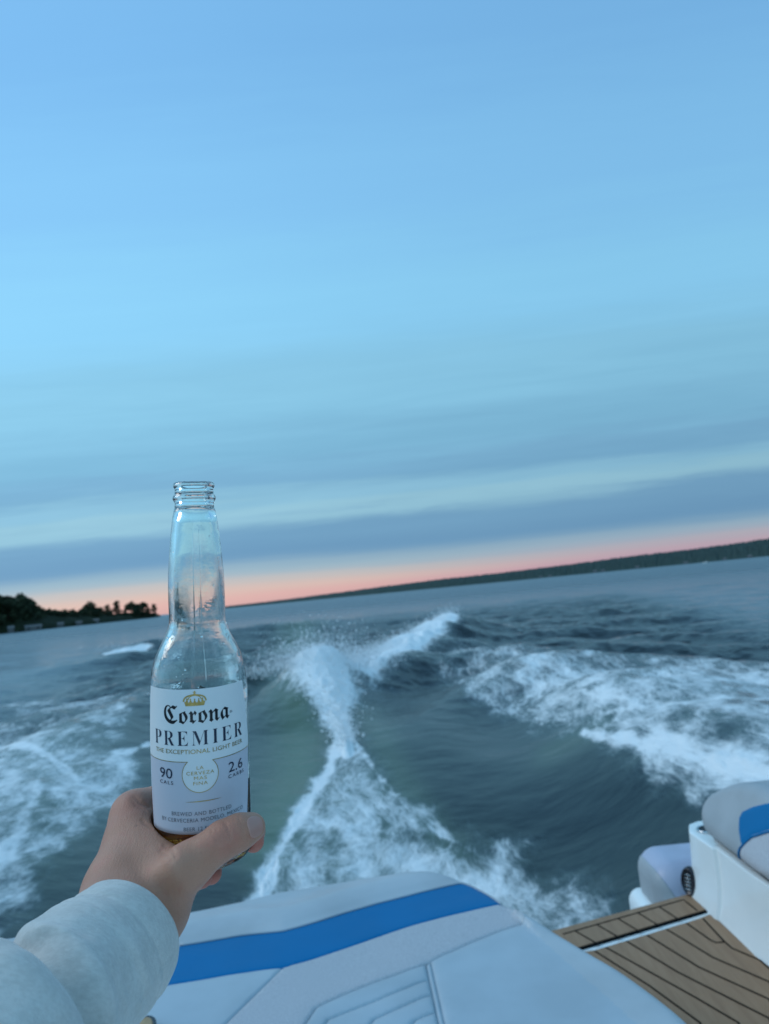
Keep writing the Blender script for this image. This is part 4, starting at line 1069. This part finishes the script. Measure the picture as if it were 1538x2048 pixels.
# ============================================================ ARM AND HAND
def bottle_sdf(P):
    x = P[0] - BB[0]; y = P[2] - BB[2]; u_b = P[1] - BB[1]
    zz = u_b * ax_[1] + x * ax_[0]; xx = x * xl[0] + u_b * xl[1]
    return smax(np.sqrt(xx * xx + y * y) - (RL + .0003), -(zz), .004)
CREASES = []
def hand_sdf(P):
    c = lambda a, b, r1, r2: sd_cone(P, cp(*a), cp(*b), r1, r2)
    IM = (268, 1628, .452); MM = (252, 1672, .470); RM = (262, 1716, .480); PM = (282, 1752, .482)
    W1 = (258, 1768, .412); W2 = (298, 1826, .400); FA = (214, 1884, .375); FB = (100, 2010, .335)
    h = c(W1, IM, .0200, .0140)
    h = smin(h, c((268, 1760, .425), MM, .0185, .0130), .012)
    h = smin(h, c((285, 1775, .430), RM, .017, .0120), .012)
    h = smin(h, c((300, 1800, .425), PM, .016, .0115), .012)
    h = smin(h, c(W1, W2, .0195, .0180), .014)
    h = smin(h, c((262, 1820, .398), (232, 1870, .378), .0265, .0265), .016)
    h = smin(h, c((232, 1870, .378), FB, .0265, .031), .01)
    # thumb
    th_ = c((320, 1800, .402), (376, 1733, .3945), .0155, .0118)
    th_ = smin(th_, c((376, 1733, .3945), (446, 1680, .3985), .0118, .0102), .006)
    th_ = smin(th_, c((446, 1680, .3985), (478, 1664, .4025), .0102, .0095), .003)
    th_ = smin(th_, c((478, 1665, .4025), (502, 1655, .4085), .0094, .0082), .004)
    h = smin(h, th_, .009)
    # web between thumb and index finger
    h = smin(h, c((335, 1752, .402), (280, 1668, .434), .0105, .0115), .012)
    h = smin(h, c((318, 1745, .408), (268, 1690, .432), .0130, .0130), .010)
    # tendon of the thumb and index knuckle
    h = smin(h, c((300, 1770, .3935), (352, 1728, .3870), .0040, .0040), .010)
    h = smin(h, c((262, 1617, .4445), (276, 1612, .4470), .0055, .0050), .008)
    # second metacarpal and veins under the skin of the back of the hand
    h = smin(h, c((240, 1752, .3985), (247, 1650, .4440), .0050, .0040), .010)
    h = smin(h, c((232, 1760, .3970), (270, 1706, .4130), .0018, .0014), .004)
    h = smin(h, c((270, 1706, .4130), (279, 1662, .4262), .0014, .0012), .004)
    # fingers round the back of the bottle
    def finger(pts, rs, base):
        f = None
        for (a, b), (r1, r2) in zip(zip(pts[:-1], pts[1:]), zip(rs[:-1], rs[1:])):
            q = sd_cone(P, a, b, r1, r2); f = q if f is None else smin(f, q, .0035)
        return f
    A = lambda x, y, z: np.array([x, y, z])
    h = smin(h, finger([cp(*IM), A(-.138, -.187, .4810), A(-.108, -.190, .4800), cp(470, 1645, .468)], [.0118, .0088, .0080, .0072], 0), .007)
    h = smin(h, finger([cp(*MM), A(-.144, -.209, .4870), A(-.110, -.211, .4890), A(-.088, -.2135, .4740), cp(507, 1683, .4490)], [.0110, .0086, .0080, .0076, .0066], 0), .0035)
    h = smin(h, finger([cp(*RM), A(-.149, -.229, .4930), A(-.118, -.2300, .4860), cp(423, 1748, .4420)], [.0105, .0082, .0078, .0062], 0), .003)
    h = smin(h, finger([cp(*PM), A(-.150, -.246, .4830), A(-.128, -.2420, .4640), cp(405, 1757, .4280)], [.0095, .0074, .0068, .0056], 0), .003)
    # flesh closes on the glass
    h = smax(h, -bottle_sdf(P), .0012)
    for L, dep, wd in CREASES:                             # creases over the joints
        q = None
        for a, b in zip(L[:-1], L[1:]): e = sd_cone(P, a, b, 0, 0); q = e if q is None else np.minimum(q, e)
        h = h + dep * np.exp(-(q / wd) ** 2)
    return h
def skinf(t, b):
    co = t.n('ShaderNodeTexCoord').outputs['Object']
    n = t.n('ShaderNodeTexNoise', Vector=co, Scale=28.0, Detail=5.0).outputs[0]
    n2 = t.n('ShaderNodeTexNoise', Vector=co, Scale=900.0, Detail=3.0).outputs[0]
    v = t.n('ShaderNodeTexVoronoi', {'feature': 'DISTANCE_TO_EDGE'}, Vector=co, Scale=1100.0).outputs['Distance']
    red = t.n('ShaderNodeAttribute', {'attribute_name': 'red'}).outputs['Fac']
    c = t.mix(t.smooth(n, .3, .7), (.46, .215, .135, 1), (.58, .285, .185, 1))
    c = t.mix(t.m('MULTIPLY', n2, .30), c, (.34, .13, .09, 1))
    n4 = t.n('ShaderNodeTexNoise', Vector=co, Scale=110.0, Detail=4.0, Distortion=.5).outputs[0]
    c = t.mix(t.smooth(n4, .5, .75, 0.0, .35), c, (.50, .16, .12, 1))
    c = t.mix(red, c, (.56, .13, .10, 1))
    mole = t.n('ShaderNodeAttribute', {'attribute_name': 'mole'}).outputs['Fac']
    c = t.mix(mole, c, (.13, .07, .06, 1))
    t.t.links.new(c, b.inputs['Base Color'])
    wr = t.n('ShaderNodeTexNoise', Vector=t.n('ShaderNodeMapping', Vector=co, Rotation=(.2, .5, .9), Scale=(900, 160, 300)).outputs[0], Scale=1.0, Detail=4.0, Roughness=.6).outputs[0]
    h = t.m('ADD', t.m('ADD', t.m('MULTIPLY', n2, .0004), t.m('MULTIPLY', wr, .0006)), t.m('MULTIPLY', t.smooth(v, 0.0, .15), .00010))
    bp = t.n('ShaderNodeBump', Strength=.6, Distance=1.0, Height=h); t.t.links.new(bp.outputs[0], b.inputs['Normal'])
SKIN = mat('skin', (.42, .25, .18), .46, .4, skinf, Subsurface_Weight=.12, Subsurface_Scale=.004, Subsurface_Radius=(1, .35, .2))
def surf(px, py, z0=.37, z1=.46):
    """first hand surface met by the line of sight, and its normal (camera axes)"""
    d = cp(px, py, 1.0); z = z0
    for _ in range(200):
        p = d * z; s_ = float(hand_sdf([np.float32(p[0]), np.float32(p[1]), np.float32(p[2])])); z += max(s_, 1e-5) * .7
        if s_ < 2e-5 or z > z1: break
    p = d * z; e = 3e-4; g = np.array([float(hand_sdf([np.float32(p[k] + e * (k == i)) for k in range(3)])) - float(hand_sdf([np.float32(p[k] - e * (k == i)) for k in range(3)])) for i in range(3)])
    return p, g / np.linalg.norm(g)
_cr = []
for L, dep, wd in (([(421, 1657), (428, 1670), (437, 1688)], .0007, .0009), ([(429, 1652), (437, 1666), (446, 1685)], .0009, .0010), ([(436, 1648), (445, 1662), (453, 1680)], .0006, .0008), ([(449, 1644), (456, 1658), (461, 1676)], .0008, .0009),
                   ([(268, 1592), (280, 1606), (297, 1614)], .0007, .0010), ([(262, 1598), (275, 1613), (294, 1624)], .0005, .0009), ([(284, 1640), (293, 1650), (303, 1655)], .0008, .0010), ([(330, 1690), (345, 1700), (352, 1714)], .0008, .0012),
                   ([(322, 1700), (336, 1710), (344, 1722)], .0006, .0012), ([(478, 1634), (484, 1648), (486, 1664)], .0005, .0008)):
    _cr.append(([surf(*q)[0] for q in L], dep, wd))
CREASES.extend(_cr)
person = empty('person', tuple(c2w(cp(262, 1800, .40))))
tag(person, 'person reaching out a left arm in a light grey fleece sleeve, gripping the bottle', 'person')
off_p = np.array(person.location)
Vh, Qh = sdf_mesh(hand_sdf, (-.215, -.300, .325), (-.068, -.165, .505), .0009)
sel = Vh[:, 2] > .326
hand = link('hand', quad_mesh('hand', c2w(Vh) - off_p, Qh), SKIN, person)
tips = [cp(507, 1683, .449), cp(423, 1748, .442), cp(405, 1757, .428), cp(470, 1645, .468)]
redv = np.zeros(len(Vh))
for q in tips: redv = np.maximum(redv, .8 * np.exp(-(np.linalg.norm(Vh - q, axis=1) / .011) ** 2))
redv = np.maximum(redv, .34 * np.exp(-(np.linalg.norm(Vh - cp(448, 1672, .386), axis=1) / .012) ** 2))  # redder thumb joint, deepened in colour to lend the hand shading
redv = np.maximum(redv, .22 * np.exp(-(np.linalg.norm(Vh - cp(268, 1620, .44), axis=1) / .014) ** 2))
mo_ = np.exp(-(np.linalg.norm(Vh - cp(273, 1650.5, .4265), axis=1) / .0022) ** 4)
# put the mole on the surface under its pixel
pxs = 769 + FPX * Vh[:, 0] / Vh[:, 2]; pys = 1024 - FPX * Vh[:, 1] / Vh[:, 2]
near = (np.abs(pxs - 273) < 2) & (np.abs(pys - 1650.5) < 2)
if near.any():
    mp_ = Vh[near][Vh[near][:, 2].argmin()]; mo_ = .55 * np.exp(-(np.linalg.norm(Vh - mp_, axis=1) / .0009) ** 3)
fattr(hand.data, 'red', redv); fattr(hand.data, 'mole', mo_)
# thumb nail
nc, nn = surf(512, 1652)
ta = cp(503, 1655, .4075) - cp(448, 1677, .3975); ta /= np.linalg.norm(ta)
def nail_sdf(P):
    h = hand_sdf(P); q = [P[i] - nc[i] for i in range(3)]
    tdir = ta - nn * (ta @ nn); tdir = tdir / np.linalg.norm(tdir); sdir = np.cross(nn, tdir)
    a = q[0] * tdir[0] + q[1] * tdir[1] + q[2] * tdir[2]; b = q[0] * sdir[0] + q[1] * sdir[1] + q[2] * sdir[2]
    el_ = ((np.abs(a) / .0060) ** 2.6 + (np.abs(b) / .0056) ** 2.6) ** (1 / 2.6) - 1
    return smax(h - .00035, el_ * .006, .0004)
Vn, Qn = sdf_mesh(nail_sdf, nc - .012, nc + .012, .0003)
NAIL = mat('nail', (.52, .255, .20), .36, .4, bumpf(300, .05, .0001, var=.03), Coat_Weight=.05)
link('thumb_nail', quad_mesh('thumb_nail', c2w(Vn) - off_p, Qn), NAIL, hand)

# sleeve
def fleecef(t, b):
    co = t.n('ShaderNodeTexCoord').outputs['Object']
    m1 = t.n('ShaderNodeMapping', Vector=co, Rotation=(.4, .3, .8), Scale=(230, 800, 500)).outputs[0]
    n = t.n('ShaderNodeTexNoise', Vector=m1, Scale=1.0, Detail=4.0, Roughness=.6).outputs[0]
    n2 = t.n('ShaderNodeTexNoise', Vector=co, Scale=90.0, Detail=4.0).outputs[0]
    f = t.m('ADD', t.m('MULTIPLY', n, .6), t.m('MULTIPLY', n2, .4))
    t.t.links.new(t.mix(t.smooth(f, .34, .66), (.52, .51, .48, 1), (.63, .62, .585, 1)), b.inputs['Base Color'])
    n3 = t.n('ShaderNodeTexNoise', Vector=co, Scale=1800.0, Detail=3.0).outputs[0]
    bp = t.n('ShaderNodeBump', Strength=.7, Distance=1.0, Height=t.m('MULTIPLY', t.m('ADD', n3, n), .0004)); t.t.links.new(bp.outputs[0], b.inputs['Normal'])
FLEECE = mat('grey_fleece', (.5, .52, .5), .9, .2, fleecef, Sheen_Weight=.35, Sheen_Roughness=.5)
def sleeve():
    cs_ = [cp(249, 1869, .378), cp(233, 1889, .371), cp(194, 1928, .358), cp(150, 1966, .345), cp(95, 2020, .328), cp(40, 2070, .312), cp(-60, 2180, .285)]
    rs_ = [.0316, .0328, .0346, .0363, .0385, .0440, .0470]
    C = catmull(np.array(cs_), 12); R_ = catmull(np.array([[q, 0] for q in rs_]), 12)[:, 0]
    e0 = C[-1]; tail = np.array([e0 + (np.array([-.235, -.30, .02]) - e0) * s_ for s_ in np.linspace(.05, 1, 30)]); C = np.vstack([C, tail]); R_ = np.concatenate([R_, np.linspace(.047, .062, 30)])
    T = np.gradient(C, axis=0); T /= np.linalg.norm(T, axis=1)[:, None]; arc_ = np.concatenate([[0], np.cumsum(np.linalg.norm(np.diff(C, axis=0), axis=1))])
    # the cuff lies nearly square to the arm
    N = 160; ph = np.arange(N) * 2 * math.pi / N; V = []
    up = np.array([0, 1.0, 0])
    def ring(c, t_, r_, s_, inner=False):
        a = np.cross(t_, up); a /= np.linalg.norm(a); b = np.cross(a, t_)
        if b @ up < 0: b = -b
        x = np.cos(ph); y = np.sin(ph)
        f = 1 + 0 * ph
        if not inner:
            # soft folds running round the sleeve, deeper away from the cuff
            dp = sstep(.004, .05, s_)
            f = f + dp * .05 * np.sin(ph * 2 + 40 * s_ + 1.0) * np.sin(70 * s_ + 1.5 * np.sin(ph)) 
            f = f + .035 * (fbm(np.cos(ph) * 1.6 + 5 + s_ * 14, np.sin(ph) * 1.6 + s_ * 22, 3, 61) - .45) * (1 + 2.5 * dp)
            sc_ = .060 + .012 * np.cos(ph - .3); mk = .25 + .75 * (.5 + .5 * np.cos(ph - 1.1))
            f = f + .035 * np.exp(-((s_ - sc_ + .013) / .0045) ** 2) * mk
            f = f - .30 * np.exp(-((s_ - sc_) / .0065) ** 2) * mk      # deep fold behind the cuff
            f = f + .14 * np.exp(-((s_ - sc_ - .019) / .011) ** 2) * mk
            for q_, a_, w_, tl in ((.019, .028, .0026, .012), (.029, .034, .0032, -.007), (.039, .030, .0026, .014)):
                f = f + a_ * np.exp(-((s_ - q_ - tl * np.sin(ph * .5 + .4)) / w_) ** 2) * (.5 + .5 * np.cos(ph - .3 - 30 * q_))
            f = f - .035 * np.exp(-((s_ - .0135) / .0014) ** 2)
            f = f + .05 * np.exp(-((s_ - .010) / .006) ** 2) * np.exp(-((ph - 5.9) / .35) ** 2)
        return c + np.multiply.outer(r_ * f * x, a) + np.multiply.outer(r_ * f * y, b)
    # inner face, rolled edge, outer face
    for s_ in (.035, .02, .008, .002): V.append(ring(C[0] + T[0] * s_ * 1.0, T[0], rs_[0] - .0032 + s_ * .05, 0, True))
    for k in np.linspace(0, math.pi, 7)[1:-1]: V.append(ring(C[0] - T[0] * .0016 * math.sin(k), T[0], rs_[0] - .0016 - .0016 * math.cos(k), 0))
    for i in range(len(C)): V.append(ring(C[i], T[i], R_[i], arc_[i]))
    for k in (.9, .6, .2): V.append(ring(C[-1] + T[-1] * .05 * (1 - k), T[-1], R_[-1] * k, arc_[-1]))
    M = len(V); V = np.vstack(V); idx = np.arange(M * N).reshape(M, N); J = np.roll(idx, -1, 1)
    F = np.stack([idx[:-1], idx[1:], J[1:], J[:-1]], -1).reshape(-1, 4)
    bm = bmesh.new(); me = mesh_np('s', c2w(V) - off_p, F); bm.from_mesh(me); return bm_mesh('sleeve', bm, True)
slv = link('sleeve', sleeve(), FLEECE, person)

# ============================================================ SANDAL on the pad
def sandal():
    c = at(298, 2034, PZ + .02); t = empty('sandal', (c[0] - .012, c[1] - .124, PZ + .004)); tag(t, 'tan sandal with a dark rim lying on the pad under the sleeve', 'sandal')
    n = 48; a = np.linspace(0, 2 * math.pi, n + 1)[:-1]
    def outline(s_): return np.stack([.040 * s_ * np.cos(a) * (1 + .15 * np.sin(a)), .125 * (s_ * .04 / .04) * np.sin(a)], -1)
    def slab_(s_, z0, z1, mt, nm):
        P = outline(s_); bm = prism([tuple(q) for q in P], z0, z1, .002, 2); return link(nm, bm_mesh(nm, bm, False), mt, t)
    TAN = mat('tan_footbed', (.42, .30, .18), .7, .2, bumpf(60, .3, .001, var=.15, vscale=40))
    slab_(1.0, 0, .020, BLACK, 'sole'); slab_(.90, .0202, .024, TAN, 'footbed')
    v, f = tube(catmull(np.array([(-.038, .02, .015), (-.022, .03, .045), (0, .035, .053), (.022, .03, .045), (.038, .02, .015)]), 6), .006, 8); link('strap', mesh_np('strap', v, f), BLACK, t)
    t.rotation_euler.z = -.1
sandal()
